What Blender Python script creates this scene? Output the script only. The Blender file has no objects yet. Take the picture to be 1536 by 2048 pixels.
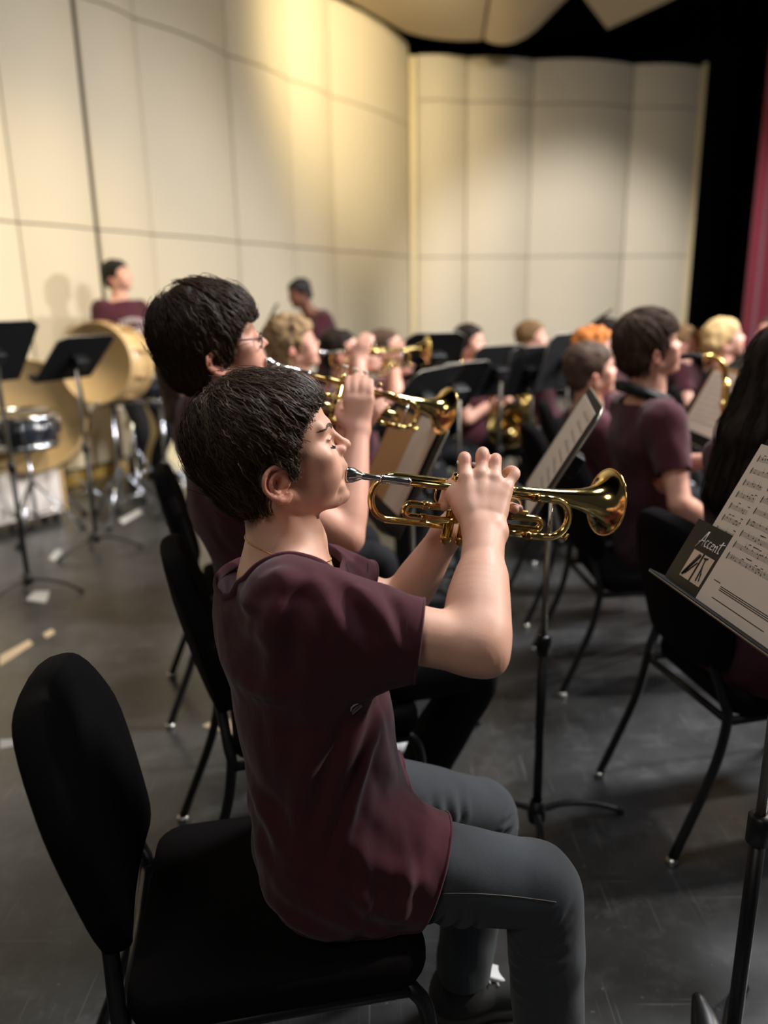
import bpy, bmesh, math, random
import numpy as np
from mathutils import Matrix, Vector
from mathutils.bvhtree import BVHTree

scene = bpy.context.scene
col = scene.collection
rng = random.Random(7)
nrng = np.random.default_rng(7)

# ------------------------------------------------------------------ camera
F_PX, CAM_H = 1544.0, 1.40
PITCH, ROLL = math.radians(15.2), math.radians(0.94)
fw = np.array([0, math.cos(PITCH), -math.sin(PITCH)])
_r0 = np.array([1.0, 0, 0]); _u0 = np.cross(_r0, fw)
rt = _r0 * math.cos(ROLL) - _u0 * math.sin(ROLL)
up = _u0 * math.cos(ROLL) + _r0 * math.sin(ROLL)
CAM = np.array([0, 0, CAM_H])
camd = bpy.data.cameras.new('camera')
camd.sensor_fit = 'VERTICAL'; camd.sensor_height = 36.0; camd.sensor_width = 27.0
camd.lens = F_PX / 2048 * 36.0
camd.clip_start = 0.05; camd.clip_end = 60
camd.dof.use_dof = True; camd.dof.focus_distance = 1.22; camd.dof.aperture_fstop = 1.75
cam = bpy.data.objects.new('camera', camd); col.objects.link(cam)
cam.matrix_world = Matrix(((rt[0], up[0], -fw[0], CAM[0]), (rt[1], up[1], -fw[1], CAM[1]),
                           (rt[2], up[2], -fw[2], CAM[2]), (0, 0, 0, 1)))
scene.camera = cam

def ray(px, py): return fw + rt * (px - 768) / F_PX - up * (py - 1024) / F_PX
def P(px, py, d): return CAM + ray(px, py) * d                 # photograph pixel at a depth (m)
def G(px, py, z=0.0):
    q = ray(px, py); return CAM + q * ((z - CAM_H) / q[2])       # photograph pixel on a level plane

# ------------------------------------------------------------------ world, lights, exposure
w = bpy.data.worlds.new('stage_air'); scene.world = w; w.use_nodes = True
w.node_tree.nodes['Background'].inputs[0].default_value = (0.9, 0.93, 1.0, 1)
w.node_tree.nodes['Background'].inputs[1].default_value = 0.028
vs = scene.view_settings
vs.view_transform = 'Standard'; vs.look = 'None'; vs.gamma = 1.0; vs.exposure = 0.0
vs.use_curve_mapping = False

def area_light(name, loc, target, power, size, color, size_y=None, spread=None):
    l = bpy.data.lights.new(name, 'AREA'); l.energy = power; l.color = color
    l.shape = 'RECTANGLE' if size_y else 'DISK'; l.size = size
    if size_y: l.size_y = size_y
    if spread: l.spread = math.radians(spread)
    o = bpy.data.objects.new(name, l); col.objects.link(o); o.location = loc
    o.rotation_euler = (Vector(target) - Vector(loc)).to_track_quat('-Z', 'Y').to_euler()
    return o
def spot_light(name, loc, target, power, angle, color, size=0.12, blend=0.6):
    l = bpy.data.lights.new(name, 'SPOT'); l.energy = power; l.color = color
    l.spot_size = math.radians(angle); l.spot_blend = blend; l.shadow_soft_size = size
    o = bpy.data.objects.new(name, l); col.objects.link(o); o.location = loc
    o.rotation_euler = (Vector(target) - Vector(loc)).to_track_quat('-Z', 'Y').to_euler()
    return o
# stage lighting: auditorium-side key from the right, overhead downlights, warm shell lights washing the left wall
spot_light('front_light', (6.5, 3.0, 4.6), (0.1, 1.6, 0.8), 1700, 70, (1.0, 0.93, 0.86), 0.14)
spot_light('front_light', (7.0, 6.4, 3.9), (0.6, 6.0, 0.5), 1900, 62, (0.98, 0.96, 0.98), 0.16)
spot_light('front_light', (3.4, 4.6, 4.4), (2.7, 11.9, 0.2), 1750, 50, (0.95, 0.95, 1.0), 0.14)
area_light('overhead_light', (2.6, 3.2, 4.4), (1.9, 4.6, 0), 300, 1.0, (0.96, 0.97, 1.0))
area_light('overhead_light', (0.5, 1.3, 4.3), (0.4, 1.4, 0), 38, 0.9, (0.9, 0.95, 1.0))
area_light('house_light', (-1.3, -1.8, 4.2), (0.0, 1.2, 0.9), 30, 1.4, (1.0, 0.9, 0.8))
spot_light('shell_light', (0.9, 7.4, 4.4), (-0.35, 10.0, 3.9), 520, 90, (1.0, 0.84, 0.52), 0.2, 0.9)
spot_light('shell_light', (-0.6, 4.6, 4.4), (-1.95, 5.6, 0.0), 440, 84, (1.0, 0.85, 0.58), 0.2, 0.9)
# ------------------------------------------------------------------ materials
MATS = {}
def node_mat(name):
    m = bpy.data.materials.new(name); m.use_nodes = True; MATS[name] = m
    return m, m.node_tree.nodes, m.node_tree.links, m.node_tree.nodes['Principled BSDF']
def lin(c):
    return tuple(((v / 255 / 12.92) if v / 255 <= 0.04045 else ((v / 255 + 0.055) / 1.055) ** 2.4) for v in c)
def mat(name, rgb, rough=0.5, metal=0.0, var=0.15, scale=40.0, bump=0.0, bscale=None, spec=0.5, sheen=0.0, sss=0.0, coat=0.0,
        stretch=(1, 1, 1), rvar=0.0, attr=None):
    """principled material whose colour, roughness and fine relief are driven by noise"""
    m, n, l, b = node_mat(name)
    c = lin(rgb)
    tc = n.new('ShaderNodeTexCoord'); mp = n.new('ShaderNodeMapping'); mp.inputs['Scale'].default_value = stretch
    l.new(tc.outputs['Object'], mp.inputs['Vector'])
    nz = n.new('ShaderNodeTexNoise'); nz.inputs['Scale'].default_value = scale; nz.inputs['Detail'].default_value = 5
    l.new(mp.outputs[0], nz.inputs['Vector'])
    mx = n.new('ShaderNodeMix'); mx.data_type = 'RGBA'
    mx.inputs[6].default_value = tuple(v * (1 - var) for v in c) + (1,)
    mx.inputs[7].default_value = tuple(min(1, v * (1 + var)) for v in c) + (1,)
    l.new(nz.outputs['Fac'], mx.inputs[0])
    src = mx.outputs[2]
    if attr:
        at = n.new('ShaderNodeAttribute'); at.attribute_name = attr
        m2 = n.new('ShaderNodeMix'); m2.data_type = 'RGBA'; m2.blend_type = 'MULTIPLY'; m2.inputs[0].default_value = 1.0
        l.new(src, m2.inputs[6]); l.new(at.outputs['Color'], m2.inputs[7]); src = m2.outputs[2]
    l.new(src, b.inputs['Base Color'])
    b.inputs['Roughness'].default_value = rough; b.inputs['Metallic'].default_value = metal
    b.inputs['Specular IOR Level'].default_value = spec
    if rvar:
        mr = n.new('ShaderNodeMapRange'); mr.inputs[3].default_value = max(0.02, rough - rvar); mr.inputs[4].default_value = min(1, rough + rvar)
        l.new(nz.outputs['Fac'], mr.inputs[0]); l.new(mr.outputs[0], b.inputs['Roughness'])
    if sheen: b.inputs['Sheen Weight'].default_value = sheen; b.inputs['Sheen Roughness'].default_value = 0.5
    if sss:
        b.inputs['Subsurface Weight'].default_value = sss; b.inputs['Subsurface Radius'].default_value = (1.0, 0.35, 0.2)
        b.inputs['Subsurface Scale'].default_value = 0.008
    if coat: b.inputs['Coat Weight'].default_value = coat; b.inputs['Coat Roughness'].default_value = 0.1
    if bump:
        nb = n.new('ShaderNodeTexNoise'); nb.inputs['Scale'].default_value = bscale or scale * 4; nb.inputs['Detail'].default_value = 3
        l.new(mp.outputs[0], nb.inputs['Vector'])
        bp = n.new('ShaderNodeBump'); bp.inputs['Strength'].default_value = bump; bp.inputs['Distance'].default_value = 0.002
        l.new(nb.outputs['Fac'], bp.inputs['Height']); l.new(bp.outputs[0], b.inputs['Normal'])
    return m

mat('skin', (222, 172, 148), 0.46, var=0.06, scale=60, bump=0.12, bscale=700, spec=0.35, sss=0.12, attr='Col')
mat('skin_plain', (218, 164, 142), 0.5, var=0.05, scale=30, spec=0.3, attr='Col')
mat('skin_dark', (122, 78, 62), 0.45, var=0.05, scale=30, spec=0.35, attr='Col')
mat('maroon_cotton', (72, 35, 43), 0.9, var=0.1, scale=90, bump=0.25, bscale=1400, spec=0.12, sheen=0.15)
mat('maroon_rib', (72, 35, 44), 0.92, var=0.12, scale=300, bump=0.3, bscale=900, spec=0.1, sheen=0.1)
mat('charcoal_denim', (58, 62, 66), 0.85, var=0.18, scale=250, bump=0.3, bscale=1500, spec=0.2, sheen=0.1)
mat('black_trousers', (22, 22, 25), 0.85, var=0.2, scale=60, bump=0.1, bscale=800, spec=0.2)
mat('grey_jacket', (64, 66, 74), 0.85, var=0.12, scale=60, spec=0.2)
mat('seam_thread', (46, 24, 30), 0.95, var=0.1, scale=600)
mat('denim_thread', (96, 92, 86), 0.9, var=0.1, scale=600)
mat('white_print', (214, 200, 196), 0.8, var=0.05, scale=200)
mat('orange_print', (214, 140, 92), 0.8, var=0.05, scale=200)
mat('hair_brown', (58, 43, 33), 0.42, var=0.35, scale=120, spec=0.3)
mat('hair_brown_light', (92, 72, 56), 0.36, var=0.3, scale=120, spec=0.4)
mat('hair_dark', (38, 29, 24), 0.62, var=0.4, scale=140, spec=0.15, bump=0.9, bscale=260, stretch=(1, 1, .35))
mat('hair_black', (24, 20, 19), 0.55, var=0.3, scale=120, spec=0.3)
mat('hair_midbrown', (84, 66, 54), 0.62, var=0.4, scale=140, spec=0.15, bump=0.9, bscale=260, stretch=(1, 1, .35))
mat('hair_lightbrown', (128, 98, 66), 0.62, var=0.4, scale=140, spec=0.15, bump=0.9, bscale=260, stretch=(1, 1, .35))
mat('hair_blonde', (206, 172, 120), 0.62, var=0.4, scale=140, spec=0.15, bump=0.9, bscale=260, stretch=(1, 1, .35))
mat('hair_darkblonde', (150, 122, 88), 0.62, var=0.4, scale=140, spec=0.15, bump=0.9, bscale=260, stretch=(1, 1, .35))
mat('hair_ginger', (196, 118, 58), 0.62, var=0.4, scale=140, spec=0.15, bump=0.9, bscale=260, stretch=(1, 1, .35))
mat('brass', (226, 198, 130), 0.12, 1.0, var=0.06, scale=25, rvar=0.05)
mat('brass_dark', (150, 112, 64), 0.22, 1.0, var=0.1, scale=40)
mat('brass_worn', (208, 172, 98), 0.26, 1.0, var=0.2, scale=18, rvar=0.1)
mat('silver', (214, 212, 208), 0.14, 1.0, var=0.05, scale=40)
mat('chrome', (190, 194, 200), 0.2, 1.0, var=0.05, scale=30)
mat('gold_chain', (212, 168, 96), 0.25, 1.0, var=0.05, scale=100)
mat('pearl', (230, 224, 214), 0.3, var=0.05, scale=80)
mat('felt_black', (20, 20, 20), 0.95)
mat('chair_fabric', (19, 17, 17), 0.95, var=0.25, scale=160, bump=0.35, bscale=900, spec=0.08)
mat('black_metal', (18, 18, 19), 0.42, var=0.2, scale=60, spec=0.5)
mat('stand_metal', (14, 14, 16), 0.7, var=0.15, scale=60, spec=0.2)
mat('stand_edge', (150, 146, 136), 0.35, 0.8, var=0.1, scale=60)
mat('glide_chrome', (200, 198, 190), 0.25, 1.0)
mat('rubber', (16, 16, 17), 0.7)
mat('paper', (206, 192, 176), 0.85, var=0.03, scale=20, spec=0.2)
mat('paper_back', (200, 180, 158), 0.85, var=0.04, scale=20, spec=0.2)
mat('manila', (178, 136, 92), 0.8, var=0.06, scale=30, spec=0.2)
mat('ink', (38, 34, 32), 0.8)
mat('folder_black', (17, 16, 15), 0.55, var=0.1, scale=30)
mat('shoe_canvas', (46, 46, 46), 0.9, var=0.2, scale=200, bump=0.2)
mat('shoe_white', (206, 206, 208), 0.6, var=0.05, scale=80)
mat('shoe_blue', (92, 126, 170), 0.7, var=0.1, scale=80)
mat('sole_rubber', (70, 68, 64), 0.8, var=0.1)
mat('lace', (182, 178, 172), 0.8, var=0.1, scale=300)
mat('black_strap', (18, 18, 20), 0.7, var=0.2, scale=100)
mat('drum_wood', (194, 162, 112), 0.4, var=0.12, scale=14, stretch=(1, 1, 6), coat=0.2)
mat('drum_pale', (208, 186, 146), 0.5, var=0.08, scale=10)
mat('drum_wood_dark', (150, 118, 78), 0.5, var=0.1, scale=10)
mat('drum_head', (148, 124, 92), 0.6, var=0.08, scale=8)
mat('drum_head_white', (214, 206, 200), 0.6, var=0.04, scale=8)
mat('drum_shell_dark', (36, 40, 48), 0.25, var=0.1, scale=30, coat=0.5)
mat('cream_lacquer', (222, 208, 168), 0.5, var=0.04, scale=10)
mat('cream_pale', (220, 210, 200), 0.6, var=0.03, scale=10)
mat('shell_panel', (210, 196, 168), 0.62, var=0.025, scale=3, bump=0.04, bscale=260, spec=0.3)
mat('shell_edge', (96, 86, 68), 0.7, var=0.1, scale=10)
mat('shell_trim', (222, 204, 158), 0.5, var=0.04, scale=6)
mat('gap_glow_yellow', (214, 176, 92), 0.5, var=0.1, scale=6)  # yellow stands in for light showing under the panels
mat('cloud_panel', (196, 182, 158), 0.7, var=0.03, scale=2, spec=0.2)
mat('black_drape', (13, 12, 12), 0.95, var=0.25, scale=5, stretch=(3, 3, .3), spec=0.1)
mat('maroon_drape', (104, 30, 40), 0.9, var=0.15, scale=5, stretch=(3, 3, .3), spec=0.15, sheen=0.3)
mat('mark_white', (196, 196, 196), 0.6, var=0.1, scale=60)
mat('tape_tan', (196, 172, 140), 0.6, var=0.15, scale=60)
mat('sclera', (226, 214, 206), 0.25)
mat('lash', (30, 22, 20), 0.8)
mat('nail', (228, 182, 164), 0.3, var=0.03)
mat('glasses_frame', (48, 38, 34), 0.3)

def floor_material():
    m, n, l, b = node_mat('stage_floor')
    tc = n.new('ShaderNodeTexCoord')
    def noise(scale, detail=6, rough=0.6, st=(1, 1, 1)):
        mp = n.new('ShaderNodeMapping'); mp.inputs['Scale'].default_value = st; l.new(tc.outputs['Object'], mp.inputs['Vector'])
        z = n.new('ShaderNodeTexNoise'); z.inputs['Scale'].default_value = scale; z.inputs['Detail'].default_value = detail
        z.inputs['Roughness'].default_value = rough; l.new(mp.outputs[0], z.inputs['Vector']); return z.outputs['Fac']
    def ramp(src, p0, p1, c0, c1):
        r = n.new('ShaderNodeValToRGB'); r.color_ramp.elements[0].position = p0; r.color_ramp.elements[1].position = p1
        r.color_ramp.elements[0].color = (*c0, 1); r.color_ramp.elements[1].color = (*c1, 1); l.new(src, r.inputs[0]); return r.outputs[0]
    def mixc(fac, a, c):
        x = n.new('ShaderNodeMix'); x.data_type = 'RGBA'; l.new(fac, x.inputs[0])
        for i, s in ((6, a), (7, c)):
            if isinstance(s, tuple): x.inputs[i].default_value = (*s, 1)
            else: l.new(s, x.inputs[i])
        return x.outputs[2]
    base = ramp(noise(1.6, 8, 0.65), 0.35, 0.7, (0.016, 0.0165, 0.017), (0.052, 0.053, 0.054))
    scuff = ramp(noise(7, 10, 0.8), 0.5, 0.72, (0, 0, 0), (0.7, 0.7, 0.7))
    c1 = mixc(scuff, base, (0.10, 0.102, 0.104))
    # long thin scratches
    s1 = ramp(noise(3.0, 2, 0.4, (60, 1.2, 1)), 0.69, 0.71, (0, 0, 0), (0.7, 0.7, 0.7))
    s2 = ramp(noise(3.0, 2, 0.4, (1.4, 45, 1)), 0.70, 0.72, (0, 0, 0), (0.6, 0.6, 0.6))
    c2 = mixc(s1, c1, (0.12, 0.12, 0.12)); c3 = mixc(s2, c2, (0.12, 0.12, 0.12))
    speck = ramp(noise(55, 2, 0.5), 0.72, 0.74, (0, 0, 0), (0.7, 0.7, 0.7))
    c4 = mixc(speck, c3, (0.16, 0.155, 0.145))
    l.new(c4, b.inputs['Base Color'])
    rr = n.new('ShaderNodeMapRange'); rr.inputs[3].default_value = 0.20; rr.inputs[4].default_value = 0.40
    l.new(noise(5, 7, 0.7), rr.inputs[0]); l.new(rr.outputs[0], b.inputs['Roughness'])
    bp = n.new('ShaderNodeBump'); bp.inputs['Strength'].default_value = 0.12; bp.inputs['Distance'].default_value = 0.002
    l.new(noise(40, 5, 0.6), bp.inputs['Height']); l.new(bp.outputs[0], b.inputs['Normal'])
    b.inputs['Specular IOR Level'].default_value = 0.9
floor_material()

# ------------------------------------------------------------------ mesh helpers
def V(*a): return np.array(a, float)
def nrm(v):
    v = np.asarray(v, float); return v / (np.linalg.norm(v) + 1e-12)

class MB:
    """collects pieces of one part"""
    def __init__(s): s.v = []; s.f = []; s.sm = []
    def add(s, vs, fs, smooth=False):
        o = len(s.v); s.v += [tuple(map(float, p)) for p in vs]; s.f += [tuple(i + o for i in q) for q in fs]; s.sm += [smooth] * len(fs); return s
    def box(s, c, h, R=None, bevel=0.0):
        bm = bmesh.new(); bmesh.ops.create_cube(bm, size=2.0)
        for q in bm.verts: q.co = Vector((q.co.x * h[0], q.co.y * h[1], q.co.z * h[2]))
        if bevel: bmesh.ops.bevel(bm, geom=bm.edges[:], offset=bevel, segments=2, affect='EDGES', profile=0.6)
        R = np.eye(3) if R is None else np.asarray(R)
        bm.verts.index_update()
        vs = [R @ np.array(q.co) + np.asarray(c) for q in bm.verts]; fs = [[q.index for q in f.verts] for f in bm.faces]
        bm.free(); return s.add(vs, fs, bevel > 0)
    def tube(s, pts, r, n=10, cap=True, flat=1.0, upv=None, closed=False):
        pts = [np.asarray(p, float) for p in pts]; m = len(pts)
        rs = [r] * m if np.isscalar(r) else list(r)
        tang = []
        for i in range(m):
            a = pts[(i - 1) % m] if (closed or i > 0) else pts[i]
            b = pts[(i + 1) % m] if (closed or i < m - 1) else pts[i]
            tang.append(nrm(b - a))
        ref = np.asarray(upv, float) if upv is not None else (V(0, 0, 1) if abs(tang[0][2]) < 0.9 else V(1, 0, 0))
        u = nrm(ref - tang[0] * (ref @ tang[0])); vs = []
        for i in range(m):
            if upv is not None and abs(nrm(upv) @ tang[i]) < 0.97: u = np.asarray(upv, float)
            u = nrm(u - tang[i] * (u @ tang[i])); w_ = np.cross(tang[i], u)
            for k in range(n):
                a = 2 * math.pi * k / n; vs.append(pts[i] + rs[i] * (math.cos(a) * u * flat + math.sin(a) * w_))
        fs = []
        for i in range(m if closed else m - 1):
            j = (i + 1) % m
            for k in range(n): fs.append((i * n + k, i * n + (k + 1) % n, j * n + (k + 1) % n, j * n + k))
        if cap and not closed: fs.append(tuple(range(n))[::-1]); fs.append(tuple((m - 1) * n + k for k in range(n)))
        return s.add(vs, fs, True)
    def lathe(s, prof, a, d, n=24, upv=None):
        """profile [(t, r)] turned about the axis a + t d"""
        a = np.asarray(a, float); d = nrm(d); ref = V(0, 0, 1) if abs(d[2]) < 0.9 else V(1, 0, 0)
        u = nrm(np.cross(ref, d)); w_ = np.cross(d, u); vs = []; fs = []
        for t, r in prof:
            for k in range(n):
                q = 2 * math.pi * k / n; vs.append(a + d * t + r * (math.cos(q) * u + math.sin(q) * w_))
        for i in range(len(prof) - 1):
            for k in range(n): fs.append((i * n + k, i * n + (k + 1) % n, (i + 1) * n + (k + 1) % n, (i + 1) * n + k))
        if prof[0][1] > 1e-5: fs.append(tuple(range(n))[::-1])
        if prof[-1][1] > 1e-5: fs.append(tuple((len(prof) - 1) * n + k for k in range(n)))
        return s.add(vs, fs, True)
    def prism(s, poly, o, ex, ey, depth, bevel=0.0):
        """polygon in the plane (o, ex, ey) thickened by depth along ex x ey"""
        o = np.asarray(o, float); ex = np.asarray(ex, float); ey = np.asarray(ey, float); nz = nrm(np.cross(ex, ey)); m = len(poly)
        vs = [o + ex * x + ey * y for x, y in poly] + [o + ex * x + ey * y + nz * depth for x, y in poly]
        fs = [tuple(range(m))[::-1], tuple(range(m, 2 * m))] + [(i, (i + 1) % m, m + (i + 1) % m, m + i) for i in range(m)]
        return s.add(vs, fs)
    def ball(s, c, r, n=10):
        r = np.ones(3) * r; prof = []
        vs = []; fs = []
        for i in range(n + 1):
            th = math.pi * i / n
            for k in range(2 * n):
                ph = math.pi * k / n; vs.append(np.asarray(c) + r * V(math.sin(th) * math.cos(ph), math.sin(th) * math.sin(ph), math.cos(th)))
        for i in range(n):
            for k in range(2 * n): fs.append((i * 2 * n + k, i * 2 * n + (k + 1) % (2 * n), (i + 1) * 2 * n + (k + 1) % (2 * n), (i + 1) * 2 * n + k)[::-1])
        return s.add(vs, fs, True)
    def mesh(s, name, m):
        me = bpy.data.meshes.new(name); me.from_pydata(s.v, [], s.f)
        me.polygons.foreach_set('use_smooth', s.sm); me.materials.append(MATS[m]); me.update(); return me
    def build(s, name, m, parent=None):
        o = bpy.data.objects.new(name, s.mesh(name, m)); col.objects.link(o)
        if parent: o.parent = parent
        return o

def arr_mesh(name, verts, quads, m, smooth=True, colors=None):
    me = bpy.data.meshes.new(name)
    nv, nf = len(verts), len(quads); k = quads.shape[1]
    me.vertices.add(nv); me.vertices.foreach_set('co', verts.astype(np.float32).ravel())
    me.loops.add(nf * k); me.loops.foreach_set('vertex_index', quads.astype(np.int32).ravel())
    me.polygons.add(nf); me.polygons.foreach_set('loop_start', np.arange(0, nf * k, k, dtype=np.int32))
    me.polygons.foreach_set('loop_total', np.full(nf, k, np.int32))
    me.update(calc_edges=True); me.validate()
    me.polygons.foreach_set('use_smooth', np.full(len(me.polygons), smooth))
    me.materials.append(MATS[m])
    if colors is not None:
        ca = me.color_attributes.new('Col', 'FLOAT_COLOR', 'POINT'); ca.data.foreach_set('color', colors.astype(np.float32).ravel())
    return me
def empty(name, loc=(0, 0, 0), rz=0.0):
    o = bpy.data.objects.new(name, None); col.objects.link(o); o.location = loc; o.rotation_euler.z = rz; o.empty_display_size = 0.05; return o
def tag(o, label=None, cat=None, group=None, kind=None):
    for k, v_ in (('label', label), ('category', cat), ('group', group), ('kind', kind)):
        if v_: o[k] = v_
    return o
def copy_tree(o, parent=None):
    c = o.copy(); col.objects.link(c); c.parent = parent
    for ch in list(o.children): copy_tree(ch, c)
    return c
def spline(pts, n):
    """Catmull-Rom through the points"""
    p = [np.asarray(q, float) for q in pts]; p = [2 * p[0] - p[1]] + p + [2 * p[-1] - p[-2]]; out = []
    for i in range(1, len(p) - 2):
        for k in range(n):
            t = k / n
            out.append(0.5 * (2 * p[i] + (p[i + 1] - p[i - 1]) * t + (2 * p[i - 1] - 5 * p[i] + 4 * p[i + 1] - p[i + 2]) * t * t + (3 * p[i] - p[i - 1] - 3 * p[i + 1] + p[i + 2]) * t ** 3))
    out.append(p[-2]); return out

# ------------------------------------------------------------------ implicit surfaces for bodies and clothes
class Shape:
    def __init__(s): s.ops = []; s.M = np.eye(3); s.t = np.zeros(3)
    def frame(s, R, t): s.M = np.asarray(R, float); s.t = np.asarray(t, float); return s
    def X(s, p): return s.M @ np.asarray(p, float) + s.t
    def _op(s, fn, lo, hi, k, op, ext): s.ops.append((fn, np.asarray(lo) , np.asarray(hi), k, op, ext))
    def cap(s, a, b, ra, rb=None, k=0.02, op='add'):
        a = s.X(a); b = s.X(b); rb = ra if rb is None else rb; ab = b - a; L2 = ab @ ab + 1e-12; rm = max(ra, rb)
        def fn(x, y, z):
            t = np.clip(((x - a[0]) * ab[0] + (y - a[1]) * ab[1] + (z - a[2]) * ab[2]) / L2, 0, 1)
            return np.sqrt((x - a[0] - t * ab[0]) ** 2 + (y - a[1] - t * ab[1]) ** 2 + (z - a[2] - t * ab[2]) ** 2) - (ra + (rb - ra) * t)
        s._op(fn, np.minimum(a, b) - rm, np.maximum(a, b) + rm, k, op, 0); return s
    def chain(s, pts, rs, k=0.02, n=7):
        """limb through the points with smoothly changing radius, one primitive"""
        q = [np.append(s.X(p), r) for p, r in zip(pts, rs)]; q = np.array(spline(q, n)) if len(q) > 2 else np.array(q)
        def fn(x, y, z):
            out = None
            for a, b in zip(q[:-1], q[1:]):
                ab = b[:3] - a[:3]; L2 = ab @ ab + 1e-12
                t = np.clip(((x - a[0]) * ab[0] + (y - a[1]) * ab[1] + (z - a[2]) * ab[2]) / L2, 0, 1)
                d = np.sqrt((x - a[0] - t * ab[0]) ** 2 + (y - a[1] - t * ab[1]) ** 2 + (z - a[2] - t * ab[2]) ** 2) - (a[3] + (b[3] - a[3]) * t)
                out = d if out is None else np.minimum(out, d)
            return out
        rm = q[:, 3].max(); s._op(fn, q[:, :3].min(0) - rm, q[:, :3].max(0) + rm, k, 'add', 0); return s
    def ell(s, c, r, k=0.02, op='add', R=None):
        c = s.X(c); r = np.asarray(r, float) * np.ones(3); Q = s.M if R is None else s.M @ np.asarray(R); rm = r.max()
        ext = np.sqrt(((Q * r) ** 2).sum(1))
        def fn(x, y, z):
            dx, dy, dz = x - c[0], y - c[1], z - c[2]
            q = [(Q[0, i] * dx + Q[1, i] * dy + Q[2, i] * dz) for i in range(3)]
            k0 = np.sqrt(sum((q[i] / r[i]) ** 2 for i in range(3))); k1 = np.sqrt(sum((q[i] / r[i] ** 2) ** 2 for i in range(3))) + 1e-9
            return k0 * (k0 - 1) / k1
        s._op(fn, c - ext, c + ext, k, op, 0); return s
    def ecap(s, a, b, uax, wa, wb, k=0.03, op='add', capl=None):
        """capsule of elliptic section; uax lateral axis; wa, wb = (half width, half depth) at the ends"""
        a = s.X(a); b = s.X(b); ax = b - a; L = np.linalg.norm(ax); ax = ax / L
        u_ = s.M @ np.asarray(uax, float); u_ = nrm(u_ - ax * (u_ @ ax)); v_ = np.cross(ax, u_)
        mh = min(*wa, *wb) if capl is None else capl; big = max(*wa, *wb)
        def fn(x, y, z):
            dx, dy, dz = x - a[0], y - a[1], z - a[2]
            h = dx * ax[0] + dy * ax[1] + dz * ax[2]; t = np.clip(h / L, 0, 1); o = h - t * L
            pu = dx * u_[0] + dy * u_[1] + dz * u_[2]; pv = dx * v_[0] + dy * v_[1] + dz * v_[2]
            hw = wa[0] + (wb[0] - wa[0]) * t; hd = wa[1] + (wb[1] - wa[1]) * t
            k0 = np.sqrt((pu / hw) ** 2 + (pv / hd) ** 2 + (o / mh) ** 2)
            k1 = np.sqrt((pu / hw ** 2) ** 2 + (pv / hd ** 2) ** 2 + (o / mh ** 2) ** 2) + 1e-9
            return k0 * (k0 - 1) / k1
        s._op(fn, np.minimum(a, b) - big, np.maximum(a, b) + big, k, op, 0); return s
    @staticmethod
    def _comb(a, d, k, op):
        if op == 'sub':
            d = -d; h = np.maximum(k - np.abs(a - d), 0) / k; return np.maximum(a, d) + h * h * k * 0.25
        if op == 'int':
            return np.maximum(a, d)
        h = np.maximum(k - np.abs(a - d), 0) / k; return np.minimum(a, d) - h * h * k * 0.25
    def at(s, p):
        x, y, z = p[:, 0], p[:, 1], p[:, 2]; a = np.full(len(p), 1.0)
        for fn, lo, hi, k, op, e in s.ops: a = s._comb(a, fn(x, y, z), k, op)
        return a
    def grad(s, p, e=0.0008):
        g = np.stack([s.at(p + V(*d) * e) - s.at(p - V(*d) * e) for d in ((1, 0, 0), (0, 1, 0), (0, 0, 1))], 1)
        return g / (np.linalg.norm(g, axis=1, keepdims=True) + 1e-9)
    def bounds(s, pad):
        lo = np.min([o[1] for o in s.ops if o[4] == 'add'], 0) - pad; hi = np.max([o[2] for o in s.ops if o[4] == 'add'], 0) + pad; return lo, hi
    def surface(s, res=0.01, axes=None, post=None):
        if axes is None:
            lo, hi = s.bounds(2.5 * res); axes = [np.arange(lo[i], hi[i] + res, res) for i in range(3)]
        ax = [np.asarray(a, float) for a in axes]
        F = np.full([len(a) for a in ax], 1.0, np.float32); step = max(np.diff(a).max() for a in ax)
        for fn, lo, hi, k, op, e in s.ops:
            sl = []
            for i in range(3):
                m = k + 2.5 * step
                i0 = max(0, np.searchsorted(ax[i], lo[i] - m) - 1); i1 = min(len(ax[i]), np.searchsorted(ax[i], hi[i] + m) + 1); sl.append(slice(i0, i1))
            if op == 'int': sl = [slice(None)] * 3
            if any(q.stop is not None and q.stop <= q.start for q in sl): continue
            d = fn(ax[0][sl[0]][:, None, None].astype(np.float32), ax[1][sl[1]][None, :, None].astype(np.float32), ax[2][sl[2]][None, None, :].astype(np.float32))
            F[tuple(sl)] = s._comb(F[tuple(sl)], d, k, op)
        if post is not None: F = post(F, ax)
        return nets(F, ax)

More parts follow.
